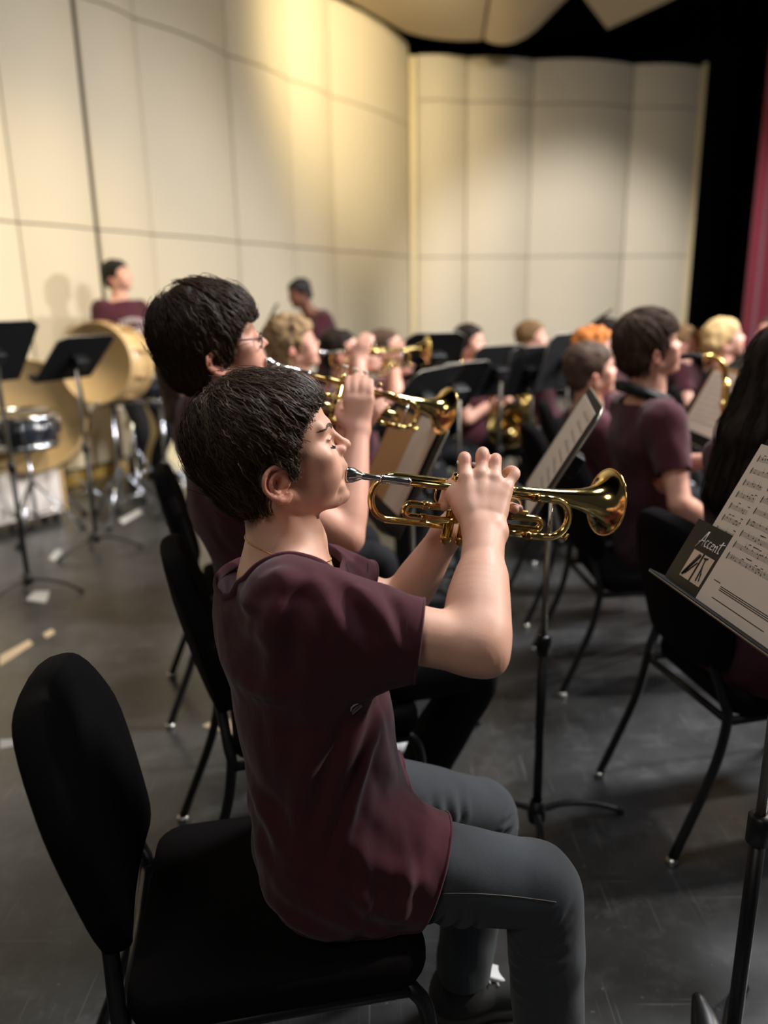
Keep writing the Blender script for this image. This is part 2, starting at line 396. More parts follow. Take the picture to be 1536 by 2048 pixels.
def nets(F, ax):
    """surface nets on a rectilinear grid -> verts, quads"""
    ins = F < 0
    c = [ins[i:ins.shape[0] - 1 + i, j:ins.shape[1] - 1 + j, k:ins.shape[2] - 1 + k] for i in (0, 1) for j in (0, 1) for k in (0, 1)]
    anyv = c[0].copy(); allv = c[0].copy()
    for q in c[1:]: anyv |= q; allv &= q
    act = anyv & ~allv
    I = np.argwhere(act); idx = np.full(act.shape, -1, np.int32); idx[tuple(I.T)] = np.arange(len(I))
    corners = [(i, j, k) for i in (0, 1) for j in (0, 1) for k in (0, 1)]
    val = np.stack([F[I[:, 0] + a, I[:, 1] + b, I[:, 2] + c_] for a, b, c_ in corners], 1).astype(float)
    pos = np.stack([np.stack([ax[0][I[:, 0] + a], ax[1][I[:, 1] + b], ax[2][I[:, 2] + c_]], 1) for a, b, c_ in corners], 1)
    acc = np.zeros((len(I), 3)); cnt = np.zeros(len(I))
    for a in range(8):
        for b in range(a + 1, 8):
            if sum(x != y for x, y in zip(corners[a], corners[b])) != 1: continue
            m = (val[:, a] < 0) != (val[:, b] < 0)
            t = val[m, a] / (val[m, a] - val[m, b]); acc[m] += pos[m, a] + t[:, None] * (pos[m, b] - pos[m, a]); cnt[m] += 1
    verts = acc / cnt[:, None]; quads = []
    for axis in range(3):
        n0 = [slice(None)] * 3; n1 = [slice(None)] * 3; n0[axis] = slice(0, -1); n1[axis] = slice(1, None)
        a, b = ins[tuple(n0)], ins[tuple(n1)]; E = np.argwhere(a != b)
        o1, o2 = [q for q in range(3) if q != axis]
        E = E[(E[:, o1] > 0) & (E[:, o2] > 0) & (E[:, o1] < F.shape[o1] - 1) & (E[:, o2] < F.shape[o2] - 1)]
        flip = a[tuple(E.T)]
        def cell(d1, d2):
            q = E.copy(); q[:, o1] += d1; q[:, o2] += d2; return idx[tuple(q.T)]
        qd = np.stack([cell(-1, -1), cell(0, -1), cell(0, 0), cell(-1, 0)], 1)
        if axis == 1: flip = ~flip
        qd[~flip] = qd[~flip][:, ::-1]; quads.append(qd)
    return verts, np.concatenate(quads)

def vnoise(p, seed=0):
    """smooth value noise at points (n,3) -> -1..1"""
    q = np.floor(p).astype(np.int64); f = p - q; f = f * f * (3 - 2 * f)
    def h(i, j, k):
        n_ = (q[:, 0] + i) * 374761393 + (q[:, 1] + j) * 668265263 + (q[:, 2] + k) * 2147483647 + seed * 1013904223
        n_ = (n_ ^ (n_ >> 13)) * 1274126177; n_ = n_ ^ (n_ >> 16); return (n_ & 0xffff) / 32767.5 - 1
    r = 0
    for i in (0, 1):
        for j in (0, 1):
            for k in (0, 1):
                wgt = (f[:, 0] if i else 1 - f[:, 0]) * (f[:, 1] if j else 1 - f[:, 1]) * (f[:, 2] if k else 1 - f[:, 2]); r = r + wgt * h(i, j, k)
    return r
def vert_normals(v, q):
    n_ = np.cross(v[q[:, 1]] - v[q[:, 0]], v[q[:, 2]] - v[q[:, 0]]); out = np.zeros_like(v)
    for i in range(q.shape[1]): np.add.at(out, q[:, i], n_)
    return out / (np.linalg.norm(out, axis=1, keepdims=True) + 1e-12)
def relax(v, q, it=2, lam=0.5):
    n = len(v); e = np.concatenate([np.stack([q[:, i], q[:, (i + 1) % q.shape[1]]], 1) for i in range(q.shape[1])]); e = np.unique(np.sort(e, 1), axis=0)
    cnt = np.zeros(n); np.add.at(cnt, e[:, 0], 1); np.add.at(cnt, e[:, 1], 1)
    for _ in range(it):
        a = np.zeros_like(v); np.add.at(a, e[:, 0], v[e[:, 1]]); np.add.at(a, e[:, 1], v[e[:, 0]])
        v = v + lam * (a / np.maximum(cnt, 1)[:, None] - v)
    return v

# ================================================================== the setting
fl = MB(); fl.add([(-9, -4, 0), (11, -4, 0), (11, 15, 0), (-9, 15, 0), (-9, -4, -.1), (11, -4, -.1), (11, 15, -.1), (-9, 15, -.1)],
                  [(0, 1, 2, 3), (7, 6, 5, 4), (0, 4, 5, 1), (1, 5, 6, 2), (2, 6, 7, 3), (3, 7, 4, 0)])
tag(fl.build('floor', 'stage_floor'), 'black painted stage floor with scuffs and scratches', kind='structure')

def curved_panel(a, b, n2, z0, z1, bulge, thick=0.03, seg=10):
    """upright panel between plan points a and b, bulging towards n2"""
    a = np.asarray(a, float); b = np.asarray(b, float); vs = []; fs = []
    for i in range(seg + 1):
        t = i / seg; p = a + (b - a) * t + n2 * bulge * 4 * t * (1 - t)
        for off in (0, -thick):
            q = p + n2 * off
            vs += [(q[0], q[1], z0), (q[0], q[1], z1)]
    for i in range(seg):
        o, e = 4 * i, 4 * i + 4
        fs += [(o, e, e + 1, o + 1), (o + 2, o + 3, e + 3, e + 2), (o + 1, e + 1, e + 3, o + 3), (o, o + 2, e + 2, e)]
    fs += [(0, 1, 3, 2), (4 * seg, 4 * seg + 2, 4 * seg + 3, 4 * seg + 1)]
    m = MB(); m.add(vs, fs, True); return m
def shell_wall(name, label, A, B, edges, n2, zs, bulges, gap):
    A = np.asarray(A, float); B = np.asarray(B, float); n2 = np.asarray(n2)
    bk = MB(); c = (A + (B - A) * (edges[0] + edges[-1]) / 2); L = np.linalg.norm(B - A) * (edges[-1] - edges[0]) / 2; d = nrm(B - A)
    R = np.array([[d[0], n2[0], 0], [d[1], n2[1], 0], [0, 0, 1]])
    cc = c - n2 * 0.09; bk.box((cc[0], cc[1], zs[-1] / 2), (L - 0.03, 0.02, zs[-1] / 2 - 0.06), R)
    root = tag(bk.build(name, 'shell_edge'), label, kind='structure')
    for i in range(len(edges) - 1):
        g0, g1 = gap[i], gap[i + 1]
        a = A + (B - A) * edges[i] + d * g0; b = A + (B - A) * edges[i + 1] - d * g1
        for j in range(len(zs) - 1):
            o = curved_panel(a, b, n2, zs[j] + (0.006 if j else 0), zs[j + 1] - 0.006, bulges[i]).build('panel', 'shell_panel', root)
            for p_ in o.data.polygons: p_.use_smooth = True
            md = o.modifiers.new('edge', 'EDGE_SPLIT'); md.split_angle = math.radians(40)
    return root
WA, WB = V(-2.8, 5.65), V(0.44, 11.4)
wd = nrm(WB - WA); wn = V(wd[1], -wd[0])
EL = [-0.62, -0.40, -0.17, 0.055, 0.164, 0.255, 0.43, 0.577, 0.70, 0.995]
shell_wall('wall_left', 'cream curved acoustic shell panels along the left of the stage', WA, WB, EL, wn, [0.14, 2.0, 3.66, 4.66],
           [.09, .09, .08, .05, .045, .07, .06, .05, .10], [.01, .01, .01, .006, .022, .004, .008, .003, .008, .01])
kb = MB(); c0 = WA - wd * 4.0 - wn * 0.05; c1 = WB - wn * 0.05; mid = (c0 + c1) / 2  # added strip; its yellow paints the lit gap below the panels
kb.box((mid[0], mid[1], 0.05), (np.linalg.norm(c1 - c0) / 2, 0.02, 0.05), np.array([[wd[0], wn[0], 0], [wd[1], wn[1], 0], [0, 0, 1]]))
tag(kb.build('gap_glow_left', 'gap_glow_yellow'), 'added yellow strip coloured as light in the gap under the left shell panels', kind='structure')
BA, BB = V(0.53, 11.42), V(4.64, 12.22); bd = nrm(BB - BA); bn = V(bd[1], -bd[0])
EB = [0.0, 0.166, 0.391, 0.745, 1.0]
shell_wall('wall_back', 'grey cream curved acoustic shell panels across the back of the stage', BA, BB, EB, bn, [0.12, 2.0, 4.0, 4.55],
           [.07, .09, .14, .10], [.008, .008, .006, .01, .0])
tr = MB(); tr.box((0.475, 11.38, 2.26), (0.045, 0.03, 2.26), bevel=0.006)
tag(tr.build('trim_1', 'shell_trim'), 'pale cream post in the corner between the two shell walls', kind='structure')
e2 = BB + bd * 0.02; ed = MB(); ed.box((e2[0], e2[1], 2.3), (0.015, 0.05, 2.3), np.array([[bd[0], bn[0], 0], [bd[1], bn[1], 0], [0, 0, 1]]))
tag(ed.build('trim_2', 'shell_trim'), 'pale edge strip on the right end of the back shell', kind='structure')

def patch(c, sag, thick=0.04, n=14):
    """cloud panel: bilinear patch of corners c[0..3], bulging down by sag across"""
    vs = []; fs = []
    for i in range(n + 1):
        for j in range(n + 1):
            u, v = i / n, j / n
            p = (1 - u) * (1 - v) * c[0] + u * (1 - v) * c[1] + u * v * c[2] + (1 - u) * v * c[3]
            vs.append(p + V(0, 0, -sag * 4 * u * (1 - u)))
    N = len(vs); vs += [p + V(0, 0, thick) for p in vs]; w_ = n + 1
    for i in range(n):
        for j in range(n):
            q = (i * w_ + j, (i + 1) * w_ + j, (i + 1) * w_ + j + 1, i * w_ + j + 1); fs.append(q[::-1]); fs.append(tuple(k + N for k in q))
    rim = [i * w_ for i in range(w_)] + [n * w_ + j for j in range(1, w_)] + [i * w_ + n for i in range(n - 1, -1, -1)] + [j for j in range(n - 1, 0, -1)]
    for a, b in zip(rim, rim[1:] + rim[:1]): fs.append((a, b, b + N, a + N))
    m = MB(); m.add(vs, fs, True); return m
ceil = empty('ceiling'); tag(ceil, 'cream curved ceiling clouds hung over the stage', kind='structure')
def cloud(c, sag):
    o = patch([np.asarray(q, float) for q in c], sag).build('panel', 'cloud_panel', ceil); md = o.modifiers.new('edge', 'EDGE_SPLIT'); md.split_angle = math.radians(40)
near = lambda px, py, z: G(px, py, z)
cloud([V(-3.3, 5.2, 4.74), V(0.9, 5.2, 4.74), V(1.30, 10.7, 4.50), V(0.36, 10.9, 4.66)], 0.04)
cloud([V(0.93, 5.2, 4.74), V(3.2, 5.4, 4.95), V(2.05, 10.2, 4.62), V(1.33, 10.7, 4.50)], 0.16)
cloud([G(1163, -10, 4.9), V(4.2, 6.0, 5.05), V(4.4, 9.0, 4.95), G(1215, 58, 4.75)], 0.02)

def drape(name, label, a, b, z0, z1, m, folds, amp, seed=1, n=8):
    a = np.asarray(a, float); b = np.asarray(b, float); d = nrm(b - a); nn = V(d[1], -d[0]); vs = []; fs = []; N = folds * n
    r = random.Random(seed); ph = [r.uniform(-.5, .5) for _ in range(folds + 2)]; am = [r.uniform(.6, 1.2) for _ in range(folds + 2)]
    for i in range(N + 1):
        k = i // n; p = a + (b - a) * i / N; o = amp * am[k] * math.sin(2 * math.pi * i / n + .6 * ph[k])
        for z in (z0, (z0 + z1) / 2, z1): vs.append((p[0] + nn[0] * o, p[1] + nn[1] * o, z))
        for z in (z0, (z0 + z1) / 2, z1): vs.append((p[0] + nn[0] * (o - .01), p[1] + nn[1] * (o - .01), z))
    for i in range(N):
        o, e = 6 * i, 6 * i + 6
        fs += [(o, e, e + 1, o + 1), (o + 1, e + 1, e + 2, o + 2), (o + 3, o + 4, e + 4, e + 3), (o + 4, o + 5, e + 5, e + 4)]
    mm = MB(); mm.add(vs, fs, True); o = mm.build(name, m); tag(o, label, kind='structure'); return o
drape('wall_curtain_back', 'black stage drape hanging behind the back shell', (-4, 13.4), (10.5, 13.4), 0, 8.5, 'black_drape', 44, 0.07, 2)
drape('wall_curtain_right', 'black stage drape hanging at the right of the stage', (7.6, 13.2), (8.6, 3.0), 0, 8.5, 'black_drape', 30, 0.07, 4)
c_a = P(1478, 700, 9.6); mdp = drape('stage_curtain', 'maroon stage curtain in folds at the right edge', (c_a[0], c_a[1]), (c_a[0] + 1.9, c_a[1] - 0.5), 0, 8.4, 'maroon_drape', 7, 0.09, 5)
top = MB(); top.box((1, 6, 8.6), (10, 10, 0.05)); tag(top.build('ceiling_grid', 'black_drape'), 'dark void above the stage lights', kind='structure')

# ================================================================== heads, hands, people
def basis(yaw, pitch=0.0, roll=0.0):
    """columns: forward, left, up of something facing yaw (0 = to the right of the stage picture), pitch > 0 looks up"""
    R = np.array(Matrix.Rotation(yaw, 3, 'Z') @ Matrix.Rotation(-pitch, 3, 'Y') @ Matrix.Rotation(roll, 3, 'X')); return R
MM = 0.001
def head_prims(S, R, t, s=1.0, fine=False, ears=True, thin=False):
    """head in mm about the ear canal: x forward, y left, z up"""
    def c(*p): return np.array(p, float) * MM * s
    S.frame(R, t); q = MM * s
    S.ell(c(-30, 0, 74), np.array([95, 75, 81]) * q, k=.001)
    S.ell(c(24, 0, 94), np.array([42, 60, 50]) * q, k=25 * q)
    S.ell(c(30, 0, 22), np.array([52, 59, 76]) * q, k=25 * q)
    S.ell(c(68, 0, 22), np.array([26, 32, 34]) * q, k=18 * q)
    for y in (-1, 1):
        S.cap(c(-2, 52 * y, -6), c(74, 16 * y, -31), 16 * q, 12 * q, k=22 * q)
        S.ell(c(56, 36 * y, 16), np.array([29, 24, 34]) * q, k=18 * q)
        S.ell(c(50, 48 * y, 46), np.array([22, 16, 14]) * q, k=18 * q)
        S.cap(c(70, 9 * y, 88), c(58, 44 * y, 87), 7.5 * q, 6 * q, k=14 * q)
    S.ell(c(88, 0, -26), np.array([17, 19, 15]) * q, k=14 * q)
    for y in (-1, 1):
        S.ell(c(88, 30 * y, 64), np.array([17, 16, 11]) * q, k=12 * q, op='sub')
        S.ell(c(61.5, 31 * y, 62), np.array([13.5, 14.5, 12]) * q, k=5 * q)
        if fine:
            S.cap(c(75.5, 22 * y, 57.0), c(70, 43 * y, 58.5), 1.6 * q, 1.4 * q, k=2.5 * q)
            S.cap(c(75, 20 * y, 70.5), c(69, 43 * y, 70), 2.4 * q, 2.0 * q, k=3.5 * q)
    S.cap(c(73, 0, 80), c(98, 0, 56), 6.0 * q, 6.5 * q, k=10 * q)
    S.ell(c(100.5, 0, 53), np.array([9.5, 9, 8]) * q, k=7 * q)
    for y in (-1, 1): S.ell(c(90, 10.5 * y, 46.5), np.array([10, 6.5, 7.5]) * q, k=6 * q)
    if fine:
        for y in (-1, 1): S.ell(c(93, 6 * y, 38.5), np.array([5.5, 3, 3]) * q, k=3 * q, op='sub')
    S.ell(c(86, 0, 24), np.array([12, 20, 12]) * q, k=12 * q)
    for y in (-1, 1):                                              # pursed lips
        S.cap(c(95.5, 0, 18.5), c(86, 20 * y, 12), 6.2 * q, 3.0 * q, k=6 * q)
        S.cap(c(92.5, 0, 4.5), c(85, 18 * y, 9), 6.2 * q, 3.0 * q, k=6 * q)
    S.ell(c(84, 0, -9), np.array([13, 22, 10]) * q, k=10 * q)
    if not thin:
        S.ecap(c(-14, 0, -18), c(-2, 0, -95), (0, 1, 0), (53 * q, 56 * q), (52 * q, 54 * q), k=22 * q)
        S.ecap(c(-2, 0, -95), c(-12, 0, -150), (0, 1, 0), (54 * q, 56 * q), (72 * q, 60 * q), k=20 * q)
        S.cap(c(44, 0, -82), c(48, 0, -92), 9 * q, 8 * q, k=20 * q)
        for y in (-1, 1):
            S.cap(c(-14, 50 * y, -18), c(30, 16 * y, -138), 11 * q, 9 * q, k=16 * q)
    if ears:
        for y in (-1, 1):
            def e(x, z, o=0.0): return c(-8 + x * .93, y * (74 + .42 * max(0, 12 - x) + o), 21 + z * .93)
            if fine:
                H = [e(10, 10, -3), e(6, 17), e(-4, 23, 2), e(-15, 23, 3), e(-25, 16, 4), e(-30, 3, 4), e(-28, -10, 3), e(-19, -21, 2), e(-7, -29, 1)]
                S.chain(H, np.array([2.6, 3.2, 3.6, 3.8, 3.8, 3.6, 3.6, 4.2, 5.0]) * q, k=3 * q)
                S.chain([e(-7, -29, 1), e(4, -31, 1), e(11, -25, 0)], np.array([6.0, 6.4, 5.0]) * q, k=5 * q)
                S.ell(e(-9, 0, -4), np.array([22, 4.5, 25]) * q, k=4 * q, R=np.array(Matrix.Rotation(-.38 * y, 3, 'Z')))
                S.chain([e(-2, 15, 0), e(-12, 12, 2), e(-19, 2, 3), e(-16, -10, 2), e(-7, -18, 1)], np.array([2.6, 3.2, 3.6, 3.4, 3.2]) * q, k=3 * q)
                S.ell(e(-5, -2, 3), np.array([9.5, 8, 12]) * q, k=3 * q, op='sub')
                S.ell(e(-14, 17, 5), np.array([9, 4, 3.0]) * q, k=2.5 * q, op='sub')
                S.ell(e(8.5, -5, 0), np.array([4.2, 4.5, 6]) * q, k=4 * q)
            else:
                S.ell(e(-8, -2, 0), np.array([20, 7, 29]) * q, k=5 * q, R=np.array(Matrix.Rotation(-.38 * y, 3, 'Z')))
                S.ell(e(-4, -2, 6), np.array([8, 6, 12]) * q, k=3 * q, op='sub')
    S.frame(np.eye(3), np.zeros(3))

def face_colors(v, R, t, s, brow, lips=(0.86, 0.62, 0.62), ruddy=0.0, eyes=False):
    """pigment: lips, brows, ears, cheeks"""
    q = ((v - t) @ R) / (MM * s); n = len(v); C_ = np.ones((n, 4)); x, y, z = q.T
    def put(mask_w, rgb):
        w_ = np.clip(mask_w, 0, 1)[:, None]; C_[:, :3] = C_[:, :3] * (1 - w_ * (1 - np.asarray(rgb)))
    ay = np.abs(y)
    put(np.exp(-(((x - 60) / 26) ** 2 + ((ay - 42) / 20) ** 2 + ((z - 26) / 22) ** 2)) * (.5 + ruddy), (1.0, .84, .84))
    put(np.exp(-(((x - 104) / 12) ** 2 + (y / 14) ** 2 + ((z - 52) / 14) ** 2)) * .6, (1.0, .80, .78))
    put((np.exp(-(((z - 12) / 9.0) ** 4 + (y / 21) ** 4)) * (x > 80)) * .9, lips)
    ear = (ay > 66) & (x < 14) & (x > -46) & (z > -19) & (z < 55)
    put(np.where(ear, np.clip((ay - 68) / 10, 0, 1), 0) * .8, (1.0, .74, .72))
    if brow is not None:
        zb = 87 + 3.0 * np.exp(-((ay - 30) / 14) ** 2)
        put(np.exp(-(((z - zb) / 4.6) ** 4)) * ((ay > 8) & (ay < 48) & (x > 44)) * .85, brow)
    if eyes: put(np.exp(-(((ay - 31) / 9) ** 4 + ((z - 61) / 4.5) ** 4)) * (x > 55) * .8, (.25, .2, .2))
    return C_

def ik(a, b, l1, l2, pole):
    """elbow or knee between a and b"""
    d = b - a; L = np.linalg.norm(d); L = min(L, (l1 + l2) * .999); d = nrm(d); x = (l1 * l1 - l2 * l2 + L * L) / (2 * L)
    h = math.sqrt(max(l1 * l1 - x * x, 1e-6)); p = np.asarray(pole, float); p = nrm(p - d * (p @ d)); return a + d * x + p * h

def cut_plane(bm, co, no, near, rad):
    """trim away what lies beyond the plane within rad of near"""
    near = Vector(near); fs = [f for f in bm.faces if (f.calc_center_median() - near).length < rad]
    geom = list({v for f in fs for v in f.verts}) + list({e for f in fs for e in f.edges}) + fs
    bmesh.ops.bisect_plane(bm, geom=geom, dist=1e-5, plane_co=Vector(co), plane_no=Vector(no), clear_outer=True)
def cloth_object(name, v, q, m, parent, cuts, thick, base, smooth_it=1):
    me = arr_mesh(name, v - base, q, m)
    bm = bmesh.new(); bm.from_mesh(me)
    for co, no, near_, rad in cuts: cut_plane(bm, np.asarray(co) - base, no, np.asarray(near_) - base, rad)
    bad = [x for x in bm.verts if not x.link_faces]; bmesh.ops.delete(bm, geom=bad, context='VERTS')
    bm.to_mesh(me); bm.free(); me.polygons.foreach_set('use_smooth', np.ones(len(me.polygons), bool))
    o = bpy.data.objects.new(name, me); col.objects.link(o); o.parent = parent
    if thick: sd = o.modifiers.new('thick', 'SOLIDIFY'); sd.thickness = thick; sd.offset = -1.0
    return o

def hair_polygon(style):
    """side outline (x forward, z up, mm) of where hair grows"""
    if style == 'hero':
        return [(80, 190), (68, 140), (50, 124), (34, 108), (24, 88), (16, 64), (13, 46), (14, 28), (4, 22), (0, 42), (-18, 48), (-38, 30), (-38, -2), (-28, -34), (-120, -52), (-190, -20), (-190, 230), (80, 230)]
    if style == 'short':
        return [(90, 190), (78, 120), (50, 104), (30, 80), (22, 50), (14, 20), (4, 8), (-4, 24), (-30, 22), (-36, -14), (-32, -46), (-190, -60), (-190, 230), (90, 230)]
    if style == 'crop':
        return [(80, 190), (64, 122), (40, 108), (26, 84), (18, 50), (10, 22), (-8, 26), (-34, 20), (-36, -10), (-34, -36), (-190, -50), (-190, 230), (80, 230)]
    return [(90, 190), (78, 122), (44, 104), (28, 70), (24, 10), (20, -60), (10, -120), (-190, -240), (-190, 230), (90, 230)]
def poly_sdf(poly, x, z):
    poly = np.asarray(poly, float); d = np.full(np.broadcast(x, z).shape, 1e9); sgn = np.ones_like(d); n = len(poly)
    for i in range(n):
        a, b = poly[i], poly[i - 1]; ex, ez = b - a; wx, wz = x - a[0], z - a[1]
        t = np.clip((wx * ex + wz * ez) / (ex * ex + ez * ez), 0, 1); d = np.minimum(d, (wx - ex * t) ** 2 + (wz - ez * t) ** 2)
        c1 = (z >= a[1]); c2 = (z < b[1]); c3 = (ex * wz > ez * wx)
        flip = (c1 & c2 & c3) | (~c1 & ~c2 & ~c3); sgn = np.where(flip, -sgn, sgn)
    return sgn * np.sqrt(d)
def hair_shape(style, vol=1.0, length=0.0):
    H = Shape(); q = MM
    if style == 'hero':
        H.ell(V(-34, 0, 84) * q, V(103, 83, 84) * q, k=.001)
        H.ell(V(-56, 0, 56) * q, V(81, 79, 68) * q, k=.02)
        H.ell(V(-54, 0, 10) * q, V(46, 60, 56) * q, k=.02)
        H.ell(V(16, 0, 116) * q, V(47, 64, 46) * q, k=.02)
        H.cap(V(10, -73, 72) * q, V(6, -75, 36) * q, .008, .006, k=.012); H.cap(V(10, 73, 72) * q, V(6, 75, 36) * q, .008, .006, k=.012)
        poly = hair_polygon('hero')
    elif style in ('short', 'crop', 'curly'):
        g = {'short': 1.0, 'crop': .35, 'curly': 1.6}[style] * vol
        H.ell(V(-32, 0, 80) * q, V(96 + 10 * g, 76 + 8 * g, 82 + 14 * g) * q, k=.001)
        H.ell(V(18, 0, 108) * q, V(46 + 6 * g, 62 + 4 * g, 44 + 10 * g) * q, k=.02)
        H.ell(V(-58, 0, 10) * q, V(54 + 4 * g, 62 + 3 * g, 56) * q, k=.02)
        poly = hair_polygon('crop' if style == 'crop' else 'short')
        if style == 'curly':
            H.ell(V(-60, 0, -20) * q, V(60, 78, 90) * q, k=.03); poly = [(88, 190), (76, 118), (46, 102), (28, 70), (20, 0), (-20, -80), (-120, -120), (-190, -60), (-190, 230), (88, 230)]
    else:                                                          # long
        H.ell(V(-32, 0, 82) * q, V(104, 86, 92) * q, k=.001)
        H.ell(V(18, 0, 108) * q, V(48, 64, 50) * q, k=.02)
        L = length
        H.ecap(V(-52, 0, 60) * q, V(-64, 0, 60 - L * .5) * q, (0, 1, 0), (.088, .075), (.092, .066), k=.03)
        H.ecap(V(-64, 0, 60 - L * .5) * q, V(-74, 0, 60 - L) * q, (0, 1, 0), (.092, .066), (.072, .045), k=.03)
        poly = [(90, 190), (78, 122), (44, 104), (26, 70), (18, 10), (-2, -60), (-14, 40 - L * 1.1), (-40, 30 - L * 1.2), (-230, 30 - L * 1.2), (-230, 230), (90, 230)]
    def fn(x, y, z): return poly_sdf(poly, x / q, z / q) * q
    H.ops.append((fn, V(-1, -1, -1), V(1, 1, 1), .004, 'int', 0))
    return H
def flow_field(p, crown, style):
    v = p - crown; v = v / (np.linalg.norm(v, axis=1, keepdims=True) + .02)
    g = 0.75 if style != 'long' else 1.6
    v = v + V(0.3 if style == 'hero' else 0.1, 0, 0)
    v = v - np.outer(np.clip(1.1 - (p[:, 2] - 0.02) / 0.12, .12, 1.2), V(0, 0, g)); return v
def strands(H, body, n, length, steps, style, crown, lift=(0.001, 0.004), rad=0.0007, clump=9, curl=0.006, seed=3, wave=120.0, poly=None, over=6.0):
    """locks of hair combed over the head: tapered three-sided strands"""
    r = np.random.default_rng(seed)
    v, q = H.surface(res=0.006); nn = H.grad(v)
    keep = (body.at(v) > 0.001); v, nn = v[keep], nn[keep]
    ng = max(1, n // clump); pick = r.choice(len(v), ng, replace=len(v) < ng)
    g = v[pick] + r.normal(0, .002, (ng, 3)); gl = length * r.uniform(.6, 1.25, ng); glift = r.uniform(lift[0], lift[1], ng); gph = r.uniform(0, 6.28, ng)
    both = Shape(); both.ops = body.ops
    def field(p): return np.minimum(H.at(p), body.at(p) - .003)
    pts = [g.copy()]; p = g.copy(); dirn = None; bend = r.normal(0, .35, (ng, 3))
    for k in range(steps):
        f = flow_field(p, crown, style) + bend * .3 + .3 * np.stack([vnoise(p * 17, 11), vnoise(p * 17, 12), vnoise(p * 17, 13)], 1)
        e = .001; d0 = field(p); gr = np.stack([field(p + V(*a) * e) - field(p - V(*a) * e) for a in ((1, 0, 0), (0, 1, 0), (0, 0, 1))], 1) / (2 * e)
        gr = gr / (np.linalg.norm(gr, axis=1, keepdims=True) + 1e-6)
        f = f - gr * (f * gr).sum(1, keepdims=True); f = f / (np.linalg.norm(f, axis=1, keepdims=True) + 1e-6)
        dirn = f if dirn is None else dirn * .55 + f * .45; dirn = dirn / (np.linalg.norm(dirn, axis=1, keepdims=True) + 1e-6)
        p = p + dirn * (gl / steps)[:, None]
        side = np.cross(dirn, gr); p = p + side * (curl * np.cos(gph + k * wave / steps * .12)[:, None] * .35)
        t = (k + 1) / steps; tgt = glift * (0.6 + .9 * t)
        p = p + gr * (tgt - field(p))[:, None] * .7
        if poly is not None:                                       # locks end at the hairline
            lim = np.where(p[:, 2] > .1, over * 2.2, over); outp = poly_sdf(poly, p[:, 0] / MM, p[:, 2] / MM) > lim
            p = np.where(outp[:, None], pts[-1] + (p - pts[-1]) * .03, p)
        pts.append(p.copy())
    gp = np.stack(pts, 1)                                          # guides (ng, steps+1, 3)
    off = r.normal(0, 1, (ng, clump, 1, 3)) * .0048
    taper = np.linspace(1.2, .12, steps + 1)[None, None, :, None]
    allp = gp[:, None] + off * taper + r.normal(0, .00015, (ng, clump, steps + 1, 3))
    allp = allp.reshape(-1, steps + 1, 3)
    return tube_field(allp, rad * r.uniform(.6, 1.3, len(allp))) + (3 * steps,)
def tube_field(L, rad):
    n, m, _ = L.shape
    tg = np.gradient(L, axis=1); tg = tg / (np.linalg.norm(tg, axis=2, keepdims=True) + 1e-9)
    ref = np.zeros_like(tg); ref[..., 1] = 1; bad = np.abs(tg[..., 1]) > .9; ref[bad] = (0, 0, 1)
    u = np.cross(tg, ref); u = u / (np.linalg.norm(u, axis=2, keepdims=True) + 1e-9); w_ = np.cross(tg, u)
    prof = np.sin(np.linspace(.5, math.pi - .08, m)) ** .6; rr = rad[:, None] * prof[None]
    vs = np.stack([L + rr[..., None] * (math.cos(a) * u + math.sin(a) * w_) for a in (0, 2.094, 4.189)], 2).reshape(-1, 3)
    base = (np.arange(n)[:, None] * m + np.arange(m - 1)[None]).ravel() * 3; fs = []
    for k in range(3):
        k2 = (k + 1) % 3; fs.append(np.stack([base + k, base + k2, base + 3 + k2, base + 3 + k], 1))
    return vs, np.stack(fs, 1).reshape(-1, 4)
def merge_arrays(parts):
    vs, fs, o = [], [], 0
    for v, f in [p[:2] for p in parts]: vs.append(v); fs.append(f + o); o += len(v)
    return np.concatenate(vs), np.concatenate(fs)

# ================================================================== the trumpeter in front
def PY(px, py, y):
    q = ray(px, py); return CAM + q * (y / q[1])
def boundary_loops(me):
    bm = bmesh.new(); bm.from_mesh(me); loops = []
    es = {e for e in bm.edges if len(e.link_faces) == 1}
    while es:
        e = es.pop(); loop = [e.verts[0], e.verts[1]]
        while True:
            nx = [x for x in loop[-1].link_edges if x in es]
            if not nx: break
            es.discard(nx[0]); loop.append(nx[0].other_vert(loop[-1]))
        loops.append(np.array([q.co[:] for q in loop]))
    bm.free(); return loops
def smooth_loop(L, it=6, step=1):
    L = L[:-1] if np.linalg.norm(L[0] - L[-1]) < 1e-6 else L
    for _ in range(it): L = .5 * L + .25 * (np.roll(L, 1, 0) + np.roll(L, -1, 0))
    return L[::step]
def fold(v, nn, pts, wid, amp, ymask=None):
    """crease or ridge along a line on the side of a garment (x, z)"""
    d = np.full(len(v), 9.0); tt = np.zeros(len(v)); n = len(pts) - 1
    for i in range(n):
        a = np.array([pts[i][0], pts[i][2]]); b = np.array([pts[i + 1][0], pts[i + 1][2]]); ab = b - a
        p = v[:, [0, 2]] - a; t = np.clip(p @ ab / (ab @ ab), 0, 1); dd = np.linalg.norm(p - t[:, None] * ab, axis=1)
        m = dd < d; d[m] = dd[m]; tt[m] = (i + t[m]) / n
    env = np.sin(np.clip(tt, .02, .98) * math.pi) ** .5
    wgt = np.exp(-(d / wid) ** 2) - .55 * np.exp(-((d - 1.9 * wid) / wid) ** 2)
    wgt = wgt * env * np.clip(-nn[:, 1] * 2.0 + .15, 0, 1)
    return v + nn * (amp * wgt)[:, None]

